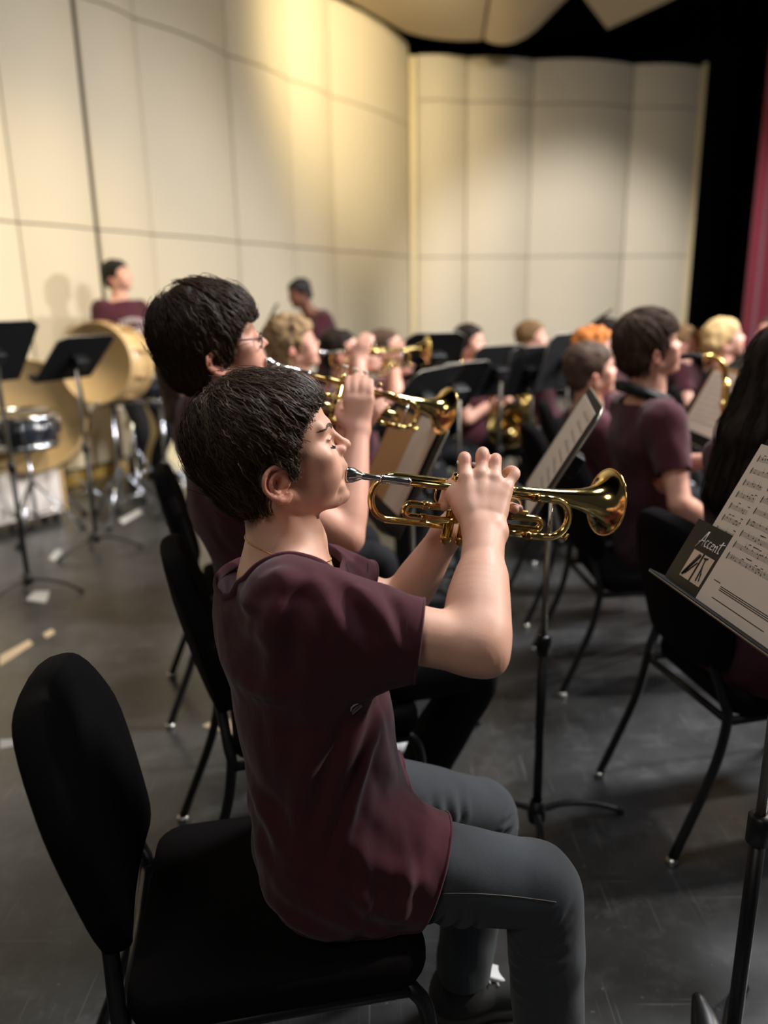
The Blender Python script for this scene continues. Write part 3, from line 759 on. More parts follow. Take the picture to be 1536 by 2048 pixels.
HY = math.radians(13); HR = basis(HY, math.radians(1.0), math.radians(0)); HT = P(566, 966, 1.20)
TY = math.radians(8); TL = V(-math.sin(TY), math.cos(TY), 0)      # left of the torso
BASE = V(-0.10, 1.13, 0)
shR, shL = P(590, 1208, 1.085), P(640, 1160, 1.40)
elR, wrR = P(952, 1292, 1.085), P(968, 1068, 1.225)
elL, wrL = P(800, 1216, 1.46), P(893, 1068, 1.375)
hipR, hipL = V(-.09, 1.055, .545), V(-.10, 1.215, .545)
knR, knL = PY(1082, 1772, 1.045), PY(972, 1628, 1.33)
anR = knR + V(.03, -.03, -.42); anL = G(928, 1960, .1) + V(0, .02, 0); anL[2] = .10

def tilt(a, b, t): return a + (b - a) * t
S = Shape()
head_prims(S, HR, HT, 1.0, fine=True)
# trunk
for a, b, wa, wb in ((V(-.10, 1.135, .55), V(-.115, 1.14, .70), (.145, .10), (.125, .085)), (V(-.115, 1.14, .70), V(-.145, 1.145, .90), (.125, .085), (.14, .09)),
                     (V(-.145, 1.145, .90), V(-.155, 1.15, .975), (.14, .09), (.11, .07))):
    S.ecap(a, b, TL, wa, wb, k=.04)
S.cap(V(-.16, 1.15, .95), shR, .05, .045, k=.04); S.cap(V(-.155, 1.16, .95), shL, .05, .045, k=.04)
# right arm
S.chain([shR, tilt(shR, elR, .5) - up * .004, tilt(shR, elR, .85) - up * .002, elR], [.045, .043, .041, .037], k=.02)
S.cap(elR, P(986, 1322, 1.075), .033, .019, k=.03)
fa = tilt(elR, wrR, .32)
S.chain([elR, fa + (P(945, 1200, 1.14) - P(952, 1200, 1.14)), tilt(elR, wrR, .7), wrR], [.039, .0445, .034, .0275], k=.02)
S.cap(tilt(elR, wrR, .12) + rt * .010, tilt(elR, wrR, .55) + rt * .006, .034, .028, k=.03)
wl, wrr = wrR - rt * .011, wrR + rt * .013
S.cap(tilt(elR, wrR, .8), wl, .024, .022, k=.015); S.cap(tilt(elR, wrR, .8), wrr, .024, .022, k=.015)
S.cap(P(1000, 1062, 1.222), P(998, 1052, 1.224), .010, .009, k=.018)
# right hand over the valves
mcp = [P(932, 956, 1.268), P(962, 950, 1.272), P(990, 959, 1.272), P(1012, 976, 1.268)]
pip = [P(930, 916, 1.292), P(966, 906, 1.296), P(991, 919, 1.298), P(1030, 947, 1.284)]
dip = [P(925, 921, 1.325), P(961, 913, 1.332), P(993, 923, 1.334), P(1022, 940, 1.302)]
tip = [P(925, 946, 1.35), P(960, 938, 1.358), P(993, 945, 1.36), P(1012, 944, 1.318)]
for i in range(4):
    st = tilt(wl, wrr, i / 3.0)
    S.chain([st, tilt(st, mcp[i], .6), mcp[i]], [.0150, .0122, .0108], k=.013)
    S.chain([mcp[i] , tilt(mcp[i], pip[i], .5), pip[i], dip[i], tip[i]], [.0112, .0102, .0106, .0092, .0082] if i < 3 else [.0098, .0088, .0092, .0080, .0072], k=.007)
    S.cap(tilt(st, mcp[i], .45) - fw * .009, mcp[i] - fw * .004 - up * .002, .0024, .0030, k=.012)
S.cap(P(938, 990, 1.268), P(996, 994, 1.268), .0115, .0105, k=.022); S.cap(P(940, 1022, 1.256), P(994, 1026, 1.256), .0125, .0115, k=.022)
S.chain([P(948, 1050, 1.238), P(922, 1010, 1.258), P(911, 990, 1.278)], [.015, .0155, .0125], k=.022)
S.chain([P(908, 990, 1.275), P(903, 972, 1.30), P(912, 961, 1.316)], [.014, .0105, .0088], k=.012)
# left arm and hand
S.chain([shL, tilt(shL, elL, .5), elL], [.046, .043, .038], k=.02)
S.chain([elL, tilt(elL, wrL, .3), tilt(elL, wrL, .72), wrL], [.037, .042, .033, .026], k=.02)
lp = P(928, 1012, 1.405)
S.chain([wrL, lp, P(950, 985, 1.415)], [.025, .022, .018], k=.02)
S.chain([P(915, 1020, 1.395), P(914, 975, 1.345), P(899, 978, 1.310), P(888, 1010, 1.290)], [.016, .0125, .0115, .0108], k=.01)
for i, (dy, dz) in enumerate(((0, 0), (17, .006))):
    S.chain([P(945, 985 + dy, 1.415), P(985, 992 + dy, 1.415), P(1006, 1006 + dy * .3, 1.365 + dz * 2), P(1029 + 9 * i, 1018, 1.318 + dz * 3)], [.012, .0098, .0092, .0084], k=.006)
S.chain([P(943, 1042, 1.41), P(985, 1040, 1.405), P(992, 1044, 1.375)], [.012, .0095, .0085], k=.006)
# legs
for hip, kn, an in ((hipR, knR, anR), (hipL, knL, anL)):
    S.chain([hip, tilt(hip, kn, .5), kn, tilt(kn, an, .3), an], [.075, .062, .05, .048, .034], k=.02)
    S.cap(an, an + V(.04, .01, -.055), .028, .022, k=.02)
def axis_grid(lo, hi, fine, f0, f1, coarse):
    a = list(np.arange(lo, f0, coarse)); b = list(np.arange(f0, f1, fine)); c = list(np.arange(f1, hi + coarse, coarse)); return np.array(a + b + c)
lo, hi = S.bounds(.015)
AX = [axis_grid(lo[0], hi[0], .0021, HT[0] - .11, max(pip[3][0], tip[2][0]) + .045, .005), axis_grid(lo[1], hi[1], .0023, min(HT[1] - .1, shR[1]), 1.40, .005),
      axis_grid(lo[2], hi[2], .0021, .955, HT[2] + .17, .006)]
bv, bq = S.surface(axes=AX)
away = np.clip((np.minimum(np.linalg.norm(bv - HT - V(0, 0, .03), axis=1) - .15, np.linalg.norm(bv - P(965, 985, 1.29), axis=1) - .075) / .02), 0, 1)[:, None]
sv = relax(bv, bq, 10, .5); bv = relax(bv, bq, 1, .35) * (1 - away) + sv * away
colr = face_colors(bv, HR, HT, 1.0, None, ruddy=.1)
# redder finger joints and elbow
for c_, r_ in [(p, .012) for p in pip] + [(P(985, 1325, 1.06), .03)]:
    w_ = np.exp(-((np.linalg.norm(bv - c_, axis=1) / r_) ** 2))[:, None] * .35; colr[:, :3] *= 1 - w_ * (1 - V(1, .82, .8))
# mole on the jaw and faint freckles
loc = ((bv - HT) @ HR) / MM
md = np.linalg.norm(loc - V(84, -22, -27.5), axis=1); colr[:, :3] *= 1 - np.clip(1.6 - md / 2.6, 0, 1)[:, None] * (1 - V(.28, .2, .2))
boy = bpy.data.objects.new('person', arr_mesh('person', bv - BASE, bq, 'skin', colors=colr)); col.objects.link(boy); boy.location = BASE
tag(boy, 'dark-haired trumpeter in maroon t-shirt seated in the foreground, playing a brass trumpet', 'person', 'seated band members')
def W2B(v): return np.asarray(v) - BASE
def head_part(name, mbf, m, R=HR, t=HT, base=BASE, parent=boy, s=1.0):
    mb = MB(); mbf(mb); mb.v = [tuple(R @ (np.array(p) * MM * s) + t - base) for p in mb.v]; return mb.build(name, m, parent)
# eyes: lowered lids, lashes, brow
HF = Shape(); head_prims(HF, np.eye(3), np.zeros(3), 1.0, fine=True, ears=False)
def face_x(y, z):
    """how far forward the skin lies at (y, z), mm"""
    lo_ = np.full(len(y), 20.0); hi_ = np.full(len(y), 115.0)
    for _ in range(14):
        m = (lo_ + hi_) / 2; ins = HF.at(np.stack([m, y, z], 1) * MM) < 0; lo_ = np.where(ins, m, lo_); hi_ = np.where(ins, hi_, m)
    return lo_
for y in (-1, 1):
    def lashes(b):
        yy = np.linspace(21, 45, 15); zz = 56.5 + .012 * (yy - 32) ** 2; xx = face_x(yy * y, zz)
        b.tube([(x + .2, q * y, z) for x, q, z in zip(xx, yy, zz)], .75, 5)
        for x, q, z in zip(xx, yy, zz): b.tube([(x, q * y, z), (x + 3.0, (q + .8) * y, z - 1.8), (x + 5.6, (q + 1.8) * y, z - 1.4)], [.5, .4, .12], 4)
    head_part('eyelashes', lashes, 'lash')
    def crease(b):
        yy = np.linspace(21, 43, 12); zz = 68.5 + 1.5 * np.sin((yy - 21) / 22 * 3.1); xx = face_x(yy * y, zz); b.tube([(x - .25, q * y, z) for x, q, z in zip(xx, yy, zz)], .5, 4)
    head_part('eyelid_crease', crease, 'lash')
    def brow(b):
        r = np.random.default_rng(5); t_ = r.random(260); q = 9 + 40 * t_; zz = 84.5 + 6.5 * np.sin(np.minimum(1, t_ * 1.15) * 2.1) - 9 * np.maximum(0, t_ - .62) + r.uniform(-2.8, 2.8, 260) * (1.15 - .75 * t_)
        p0 = (q, zz); p1 = (q + 3.0, zz + 1.8 - 2.2 * t_); p2 = (q + 6.2, zz + 2.2 - 4.2 * t_)
        X = [face_x(a * y, c) + o for (a, c), o in ((p0, .1), (p1, .9), (p2, .5))]
        for k in range(260): b.tube([(X[i][k], p[0][k] * y, p[1][k]) for i, p in enumerate((p0, p1, p2))], [.42, .4, .12], 3)
    head_part('eyebrow', brow, 'hair_brown_light')
# hair
HB = Shape(); head_prims(HB, np.eye(3), np.zeros(3), 1.0, fine=False, ears=True)
HH = hair_shape('hero')
hv, hq = HH.surface(res=.004); hn = vert_normals(hv, hq); hv = hv + hn * (vnoise(hv * V(60, 60, 40), 4) * .0035 + vnoise(hv * 150, 5) * .0016 - .003)[:, None]
crown = V(-.095, .0, .165)
s1 = strands(HH, HB, 11000, .06, 10, 'hero', crown, (.0002, .0048), .00055, 11, .005, 3, poly=hair_polygon('hero'), over=2.2)
s2 = strands(HH, HB, 900, .04, 8, 'hero', crown, (.002, .007), .0004, 3, .007, 8, poly=hair_polygon('hero'), over=1.0)      # fly-away hairs
n_cap = len(hq); per = s1[2]; hv, hq = merge_arrays([(hv, hq), s1, s2]); hv = hv @ HR.T + HT - BASE
hair = bpy.data.objects.new('hair', arr_mesh('hair', hv, hq, 'hair_brown')); col.objects.link(hair); hair.parent = boy
hair.data.materials.append(MATS['hair_brown_light']); mi = np.zeros(len(hq), np.int32); st_ = np.arange(len(s1[1])) // (per * 11); mi[n_cap:n_cap + len(s1[1])] = (nrng.random(st_.max() + 1) < .38)[st_]
hair.data.polygons.foreach_set('material_index', mi)
hair['label'] = 'short wavy dark brown hair with a loose fringe'

# t-shirt
C1 = Shape()
for a, b, wa, wb in ((V(-.085, 1.135, .53), V(-.108, 1.138, .63), (.182, .138), (.168, .118)), (V(-.108, 1.138, .63), V(-.128, 1.142, .76), (.168, .115), (.162, .108)),
                     (V(-.115, 1.142, .76), V(-.148, 1.148, .90), (.165, .118), (.165, .112)), (V(-.148, 1.148, .90), V(-.162, 1.15, .955), (.165, .108), (.14, .092))):
    C1.ecap(a, b, TL, wa, wb, k=.05)
C1.cap(V(-.165, 1.11, .940), shR - V(0, 0, .006), .060, .056, k=.045); C1.cap(V(-.16, 1.19, .95), shL, .068, .058, k=.05)
C1.ecap(V(-.168, 1.155, .95), V(-.172, 1.157, 1.06), TL, (.092, .092), (.086, .088), k=.04)
# sleeves
cuR = tilt(P(855, 1219, 1.06), P(822, 1346, 1.10), .5); dR = nrm(elR - shR)
C1.chain([shR, P(700, 1248, 1.085), P(800, 1268, 1.082), P(850, 1279, 1.082), P(900, 1286, 1.083)], [.066, .067, .057, .051, .051], k=.03)
C1.chain([P(640, 1320, 1.12), P(725, 1335, 1.115), P(785, 1315, 1.10)], [.070, .047, .036], k=.05)
cuL = P(726, 1178, 1.43); dL = nrm(elL - shL)
C1.chain([shL, cuL, cuL + dL * .06], [.064, .057, .057], k=.03)
# shirt tails over the thighs
C1.chain([hipR + V(0, -.01, .0), tilt(hipR, knR, .45) + V(0, 0, .0), tilt(hipR, knR, .62)], [.112, .090, .086], k=.05)
C1.chain([hipL, tilt(hipL, knL, .42), tilt(hipL, knL, .6)], [.105, .088, .084], k=.05)
cv, cq = C1.surface(res=.0052); cv = relax(cv, cq, 2, .5); cn = vert_normals(cv, cq)
# folds and slack
A_ = lambda px, py, y=1.0: PY(px, py, y)
for pts, w_, a_ in (([A_(735, 1425), A_(690, 1520), A_(650, 1640)], .013, .012), ([A_(757, 1470), A_(715, 1560), A_(680, 1680)], .010, .008), ([A_(640, 1420), A_(610, 1560), A_(600, 1700)], .020, .008),
                    ([A_(770, 1540), A_(790, 1600), A_(850, 1650)], .010, .007), ([A_(700, 1650), A_(760, 1700), A_(860, 1740)], .013, .007), ([A_(660, 1720), A_(740, 1790), A_(810, 1830)], .013, -.006),
                    ([A_(720, 1640), A_(735, 1720), A_(720, 1800)], .010, .005), ([A_(800, 1660), A_(815, 1730), A_(800, 1800)], .009, .005),
                    ([A_(600, 1180, .95), A_(585, 1260, .95), A_(580, 1380, .97)], .014, -.006), ([A_(640, 1150, .95), A_(700, 1190, .95), A_(760, 1240, .95)], .010, .008),
                    ([A_(610, 1150, .97), A_(650, 1200, .95), A_(690, 1280, .95)], .010, .007), ([A_(740, 1190, .95), A_(770, 1240, .95), A_(800, 1300, .95)], .008, .007), ([A_(680, 1170, .95), A_(720, 1230, .95), A_(745, 1310, .95)], .009, -.007),
                    ([A_(500, 1150, 1.02), A_(560, 1140, 1.0), A_(620, 1170, .97)], .010, .006), ([A_(470, 1160, 1.05), A_(500, 1190, 1.02), A_(520, 1150, 1.02)], .012, .006),
                    ([A_(480, 1330, 1.08), A_(530, 1360, 1.02), A_(600, 1350, 1.0)], .014, .005), ([A_(500, 1560, 1.06), A_(540, 1640, 1.0), A_(600, 1700, 1.0)], .016, .006), ([A_(530, 1740, 1.05), A_(610, 1800, 1.0), A_(700, 1830, 1.0)], .014, .006)):
    cv = fold(cv, cn, pts, w_, a_)
wr = vnoise(cv * V(26, 26, 14) + vnoise(cv * 9, 3)[:, None] * .9, 21) * .0030 + vnoise(cv * V(60, 60, 34), 22) * .0012
cv = cv + cn * wr[:, None]
nk = V(-.172, 1.157, .994)
hemR, hemL = tilt(hipR, knR, .47), tilt(hipL, knL, .36)
cuts = [(cuR, nrm(dR * .96 + V(-.1, 0, .12)), cuR, .14), (cuL, dL, cuL, .12), (nk, nrm(V(-.12, 0, 1)), nk + V(0, 0, .03), .115),
        (hemR, nrm(V(.93, -.05, -.36)), hemR + V(.02, -.03, 0), .17), (hemL, nrm(V(.97, .1, -.2)), hemL + V(.02, .02, 0), .15), (V(-.1, 1.13, .468), V(0, 0, -1), V(-.1, 1.13, .40), .5)]
shirt = cloth_object('t_shirt', cv, cq, 'maroon_cotton', boy, cuts, .0022, BASE)
shirt['label'] = 'loose maroon cotton t-shirt'
for L in boundary_loops(shirt.data):
    if len(L) < 25: continue
    c_ = L.mean(0) + BASE
    if np.linalg.norm(c_ - nk) < .08:
        MB().tube(list(smooth_loop(L, 8, 2) + V(0, 0, -.004)), .0034, 8, closed=True, flat=2.7, upv=(0, 0, 1)).build('collar', 'maroon_rib', shirt)
    elif np.linalg.norm(c_ - cuR) < .08 or np.linalg.norm(c_ - cuL) < .08:
        d_ = dR if np.linalg.norm(c_ - cuR) < .08 else dL; Q = smooth_loop(L, 8, 2); ce = Q.mean(0)
        MB().tube(list(Q), .0022, 6, closed=True).build('cuff_edge', 'maroon_cotton', shirt)
        MB().tube(list(ce + (Q - ce) * 1.012 - d_ * .021), .0008, 5, closed=True).build('hem_stitch', 'seam_thread', shirt)
    elif len(L) > 60:
        MB().tube(list(smooth_loop(L, 8, 2)), .0022, 6, closed=True).build('hem_edge', 'maroon_cotton', shirt)
bvh_shirt = BVHTree.FromObject(shirt, bpy.context.evaluated_depsgraph_get())
def on_cloth(obj_bvh, base, p, d, off=.0006):
    h = obj_bvh.ray_cast(Vector(p - base), Vector(d)); return None if h[0] is None else np.array(h[0]) + np.array(h[1]) * off
# a corner of the chest print peeps out under the sleeve
pr = MB()
for line in ([(704, 1423), (712, 1414), (722, 1409)], [(705, 1427), (714, 1419), (723, 1411)], [(701, 1421), (703, 1414), (709, 1409), (716, 1406)]):
    pts = [on_cloth(bvh_shirt, BASE, CAM, ray(*q)) for q in line]; pts = [p for p in pts if p is not None]
    if len(pts) > 1: pr.tube(pts, .0011, 5)
if pr.v: pr.build('chest_print', 'white_print', shirt)

# jeans
J = Shape()
for hip, kn, an, y in ((hipR, knR, anR, -1), (hipL, knL, anL, 1)):
    S_ = [hip, tilt(hip, kn, .45), tilt(hip, kn, .85), kn + V(-.004, 0, .0), tilt(kn, an, .14) + V(.004, 0, 0), tilt(kn, an, .5), an + V(0, 0, .0), an + V(0, 0, -.05)]
    J.chain(S_, [.088, .079, .069, .066, .063, .061, .055, .055], k=.02)
J.ecap(V(-.12, 1.135, .52), V(-.11, 1.135, .62), TL, (.155, .115), (.14, .10), k=.04)
jv, jq = J.surface(res=.006); jv = relax(jv, jq, 2, .5); jn = vert_normals(jv, jq)
for kn, yy in ((knR, 1.0), (knL, 1.27)):
    for k in range(4):
        a = kn + V(-.055 + .012 * k, 0, -.075 + .012 * k); b = kn + V(.03, 0, -.085 + .035 * k); jv = fold(jv, jn, [a, tilt(a, b, .5) + V(0, 0, -.012), b], .006, .0035)
for k in range(4):
    a = PY(835 + 28 * k, 1560 + 6 * k, 1.27); b = PY(815 + 28 * k, 1625 + 8 * k, 1.27); jv = fold(jv, jn, [a, tilt(a, b, .5) + V(.012, 0, 0), b], .006, -.004)
jv = jv + jn * (vnoise(jv * V(30, 30, 22), 31) * .0022)[:, None]
jeans = cloth_object('jeans', jv, jq, 'charcoal_denim', boy, [(anR + V(0, 0, .0), V(0, 0, -1), anR + V(0, 0, -.04), .12), (anL + V(0, 0, .0), V(0, 0, -1), anL + V(0, 0, -.04), .12)], .0018, BASE)
bvh_j = BVHTree.FromObject(jeans, bpy.context.evaluated_depsgraph_get())
sm = MB()
for line in ([(885, 1787), (950, 1787), (1020, 1792), (1085, 1800), (1112, 1804)],):
    pts = [on_cloth(bvh_j, BASE, CAM, ray(*q)) for q in [tuple(p) for p in spline(line, 6)]]; pts = [p for p in pts if p is not None]
    if len(pts) > 3: sm.tube(pts, .0008, 5)
sm.build('side_seam', 'denim_thread', jeans)

def shoe(an, yaw, parent, base, upper='shoe_canvas', sole='sole_rubber', tongue='shoe_white', s=1.0, res=.005):
    R = basis(yaw); K = Shape(); K.frame(R * s, V(an[0], an[1], 0))
    K.ell(V(-.02, 0, .055), V(.048, .036, .045) * s, k=.01); K.ell(V(.06, 0, .045), V(.085, .04, .036) * s, k=.05); K.ell(V(.135, .003, .036), V(.058, .043, .030) * s, k=.04)
    K.ecap(V(-.012, 0, .05), V(-.012, 0, .105), (0, 1, 0), (.034 * s, .042 * s), (.033 * s, .040 * s), k=.03, capl=.01)
    v, q = K.surface(res=res); v = relax(v, q, 1); v[:, 2] = np.maximum(v[:, 2], .018)
    o = bpy.data.objects.new('shoe', arr_mesh('shoe', v - base, q, upper)); col.objects.link(o); o.parent = parent
    K = Shape(); K.frame(R * s, V(an[0], an[1], 0)); K.ell(V(-.02, 0, .014), V(.052, .039, .018) * s, k=.01); K.ell(V(.06, 0, .014), V(.085, .042, .018) * s, k=.04); K.ell(V(.135, .003, .014), V(.061, .045, .018) * s, k=.04)
    v, q = K.surface(res=res); v[:, 2] = np.clip(v[:, 2], .001, .024 * s)
    so = bpy.data.objects.new('sole', arr_mesh('sole', v - base, q, sole)); col.objects.link(so); so.parent = o
    tn = MB(); tn.box(R @ (V(.052, 0, .088) * s) + V(an[0], an[1], 0) - base, V(.042, .02, .006) * s, R @ np.array(Matrix.Rotation(.5, 3, 'Y')), .004 * s); tn.build('tongue', tongue, o)
    lc = MB()
    for k in range(5):
        x = .03 + .018 * k; z = .098 - .0098 * k
        lc.tube([R @ (V(x, yy, z - 6 * yy * yy) * s) + V(an[0], an[1], 0) - base for yy in (-.026, -.012, .0, .012, .026)], .0028 * s, 5)
    lc.build('lace', 'lace', o); return o
shoe(anR, math.radians(-4), boy, BASE); shoe(anL, math.radians(12), boy, BASE)
# beaded chain round the neck
ch = MB(); aa = np.linspace(0, 2 * math.pi, 60, endpoint=False)
pz_ = -.094 - .012 * np.cos(aa) - .02 * np.maximum(0, np.cos(aa)); lo_ = np.full(60, .15); hi_ = np.full(60, 1.0)
def neck_pt(m): return np.stack([(np.cos(aa) * .14) * m - .004, np.sin(aa) * .14 * m, pz_], 1) @ HR.T + HT
for _ in range(14):
    mm_ = (lo_ + hi_) / 2; ins = S.at(neck_pt(mm_)) < .0006; lo_ = np.where(ins, mm_, lo_); hi_ = np.where(ins, hi_, mm_)
ring = list(neck_pt(hi_) - BASE)
rp = spline(ring + [ring[0]], 3)
for p in rp[::1]: ch.ball(p, .00125, 3)
ch.tube(rp[:-1], .0006, 4, closed=True)
ch.build('necklace', 'gold_chain', boy)

# ================================================================== trumpets
def build_trumpet():
    """x from the player's lips to the bell, y to the player's left, z up; origin at the mouthpiece rim"""
    t = {}
    def part(name, mb, m, par=None): t[name] = t.get(name, []) + [(mb, m, par)]; return mb
    sL, sB = -.020, .020                                           # leadpipe right of the valves, bell left of them
    root = empty('trumpet')
    m = MB(); m.lathe([(0, .0085), (-.0005, .0105), (.001, .0132), (.004, .0137), (.009, .0132), (.016, .0122), (.022, .0095), (.028, .0065), (.031, .0052), (.036, .0056), (.05, .0048), (.088, .0050)], (0, sL, 0), (1, 0, 0), 24); m.build('mouthpiece', 'silver', root)
    m = MB(); m.lathe([(.060, .0060), (.061, .0074), (.066, .0074), (.068, .0066), (.105, .0066), (.107, .0074), (.112, .0074), (.113, .006)], (0, sL, 0), (1, 0, 0), 16); m.build('mouthpiece_receiver', 'silver', root)
    xe, zb = .405, -.068
    m = MB(); m.tube([(.108, sL, 0), (xe - .06, sL, 0)], .0064, 12); m.build('leadpipe', 'brass', root)
    bow = [V(xe - .065, sL, 0), V(xe - .03, sL, 0)] + [V(xe - .022 + .034 * math.sin(a), sL + .002, zb / 2 + (-zb / 2) * math.cos(a)) for a in np.linspace(.15, math.pi - .15, 14)] + [V(xe - .03, sL, zb), V(xe - .065, sL, zb)]
    ts = MB(); ts.tube(bow, .0066, 12); ts = ts.build('tuning_slide', 'brass', root)
    b = MB(); b.tube([(xe - .024, sL + .001, -.004), (xe - .020, sL + .001, zb + .004)], .0026, 8); b.build('brace', 'silver', ts)
    b = MB(); b.tube([(xe + .004, sL, zb + .004), (xe + .013, sL, zb + .0), (xe + .018, sL, zb + .010)], [.003, .0035, .0028], 8); b.build('water_key', 'brass_worn', ts)
    for z in (0, zb): MB().lathe([(0, .0059), (.001, .0078), (.013, .0078), (.014, .0059)], (xe - .068, sL, z), (1, 0, 0), 14).build('ferrule', 'brass_dark', root)
    m = MB(); m.tube([(.285, sL + .006, zb), (xe - .06, sL, zb)], .0058, 12); m.build('lower_tube', 'brass', root)
    # bell: from the first valve back to the bow, up and forward to the flare
    pts = [V(.20, .012, -.074), V(.13, sB, -.076)] + [V(.100 - .036 * math.sin(a), sB, -.038 - .038 * math.cos(a)) for a in np.linspace(.1, math.pi - .1, 16)] + [V(.12, sB, 0), V(.20, sB, 0), V(.30, sB, 0)]
    m = MB(); m.tube(pts, [.0058] * 2 + list(np.linspace(.0059, .0066, 16)) + [.0068, .0074, .0084], 14)
    m.build('bell_tube', 'brass', root)
    prof = [(.295, .0083), (.34, .0095), (.38, .0112), (.41, .0132), (.435, .016), (.455, .0195), (.472, .0245), (.486, .0315), (.497, .0405), (.504, .050), (.508, .0575), (.5095, .0612)]
    inner = [(a + .0012, r - .0009) for a, r in prof][::-1]
    m = MB(); m.lathe([(a, r) for a, r in prof] + [(.5105, .0622), (.5118, .0615)] + inner[:-1], (0, sB, 0), (1, 0, 0), 48)
    bell = m.build('bell', 'brass', root)
    m = MB(); m.tube([(.5102, sB + .0612 * math.cos(a), .0612 * math.sin(a)) for a in np.linspace(0, 2 * math.pi, 48, endpoint=False)], .0016, 8, closed=True); m.build('bell_rim', 'brass', bell)
    # valves
    for i, x in enumerate((.203, .230, .257)):
        m = MB(); m.lathe([(-.094, .0098), (-.088, .0098), (-.088, .0090), (.012, .0090)], (x, 0, 0), (0, 0, 1), 20); v = m.build('valve', 'brass', root)
        m = MB(); m.lathe([(-.1035, .0032), (-.1025, .0050), (-.101, .0060), (-.100, .0104), (-.090, .0108), (-.088, .0104)], (x, 0, 0), (0, 0, 1), 20); m.build('bottom_cap', 'brass_worn', v)
        m = MB(); m.lathe([(.008, .0104), (.010, .0108), (.018, .0106), (.021, .0085), (.023, .0035)], (x, 0, 0), (0, 0, 1), 20); m.build('top_cap', 'brass', v)
        m = MB(); m.lathe([(.022, .0022), (.036, .0022), (.037, .0060), (.038, .0072), (.0415, .0074), (.043, .006)], (x, 0, 0), (0, 0, 1), 16); m.build('finger_button', 'pearl', v)
    m = MB()
    for z in (-.03, -.06, -.004):
        for a, b_ in ((.203, .230), (.230, .257)): m.tube([(a, 0, z), (b_, 0, z)], .0062, 10)
    m.tube([(.203, .0, -.030), (.203, sB, -.012), (.203, sB, -.004)], .004, 8); m.tube([(.255, .0, -.012), (.255, sB, -.004)], .0035, 8); m.tube([(.255, .0, -.010), (.255, sL, -.002)], .0035, 8); m.tube([(.226, .0, -.010), (.226, sL, -.002)], .0035, 8)
    m.build('valve_brace', 'brass', root)
    # first valve slide towards the player
    m = MB(); zz = (-.036, -.058); yy = -.017
    m.tube([V(.201, -.004, zz[0]), V(.19, yy, zz[0])] + [V(.135, yy, zz[0])] + [V(.124 - .011 * math.sin(a), yy, -.047 + .011 * math.cos(a)) for a in np.linspace(.2, math.pi - .2, 9)] + [V(.135, yy, zz[1]), V(.19, yy, zz[1]), V(.201, -.004, zz[1])], .0060, 12)
    fs = m.build('first_valve_slide', 'brass', root)
    for z in zz: MB().lathe([(0, .006), (.001, .0075), (.011, .0075), (.012, .006)], (.142, yy, z), (1, 0, 0), 12).build('ferrule', 'brass_worn', fs)
    m = MB(); m.tube([V(.160, yy - .004, .001)] + [V(.1745 - .0145 * math.cos(a), yy - .004, -.018 - .014 * math.sin(a)) for a in np.linspace(.0, math.pi, 12)] + [V(.189, yy - .004, .001)], .0017, 8); m.build('thumb_saddle', 'brass', fs)
    # second valve slide sticks out to the right
    m = MB(); m.tube([V(.225, -.006, -.048), V(.225, -.030, -.048)] + [V(.230 - .005 * math.cos(a), -.030 - .006 * math.sin(a), -.048) for a in np.linspace(.3, math.pi - .3, 5)] + [V(.235, -.030, -.048), V(.235, -.006, -.048)], .0056, 10); m.build('second_valve_slide', 'brass', root)
    # third valve slide points forward
    yy = -.006; zz = (-.040, -.060)
    m = MB(); m.tube([V(.258, yy, zz[0]), V(.352, yy, zz[0])] + [V(.362 + .0100 * math.sin(a), yy, -.050 + .0100 * math.cos(a)) for a in np.linspace(.2, math.pi - .2, 9)] + [V(.352, yy, zz[1]), V(.258, yy, zz[1])], .0060, 12); th = m.build('third_valve_slide', 'brass', root)
    m = MB(); m.lathe([(0, .006), (.001, .0078), (.014, .0078), (.015, .006)], (.300, yy, zz[0]), (1, 0, 0), 12); m.build('ferrule', 'brass_dark', th)
    m = MB(); m.tube([V(.315 + .011 * math.cos(a), yy - .002, -.020 + .012 * math.sin(a)) for a in np.linspace(0, 2 * math.pi, 16, endpoint=False)], .0018, 6, closed=True); m.build('finger_ring', 'brass', th)
    m = MB(); m.box((.325, yy, -.0315), (.012, .005, .004), bevel=.0015); m.lathe([(0, .004), (.006, .004)], (.338, yy - .004, -.031), (0, 1, 0), 10); m.build('slide_stop', 'brass_worn', th)
    m = MB(); m.tube([V(.292 + .009 * math.cos(a), sL - .004, .012 + .010 * math.sin(a)) for a in np.linspace(-.4, math.pi + .2, 12)], .0016, 6); m.build('finger_hook', 'brass', root)
    return root
def place(o, T, upv, loc, s=1.0):
    x = nrm(T); z = nrm(np.asarray(upv, float) - x * (np.asarray(upv, float) @ x)); y = np.cross(z, x)
    o.matrix_world = Matrix(((x[0] * s, y[0] * s, z[0] * s, loc[0]), (x[1] * s, y[1] * s, z[1] * s, loc[1]), (x[2] * s, y[2] * s, z[2] * s, loc[2]), (0, 0, 0, 1)))
trumpet0 = build_trumpet()
MP = P(687, 948, 1.225); BL = P(1234, 1008, 1.425); TT = nrm(BL - MP); Tz = nrm(V(0, 0, 1) - TT * TT[2]); Ty = np.cross(Tz, TT)
# aim so that the bell axis passes through the bell point
TT = nrm(BL - Ty * .04 - MP); Tz = nrm(V(0.0, 0, 1) - TT * TT[2]); Ty = np.cross(Tz, TT)
place(trumpet0, TT, V(0, 0, 1), MP + Ty * .020)
tag(trumpet0, 'shiny brass trumpet played by the boy in front', 'trumpet', 'trumpets')

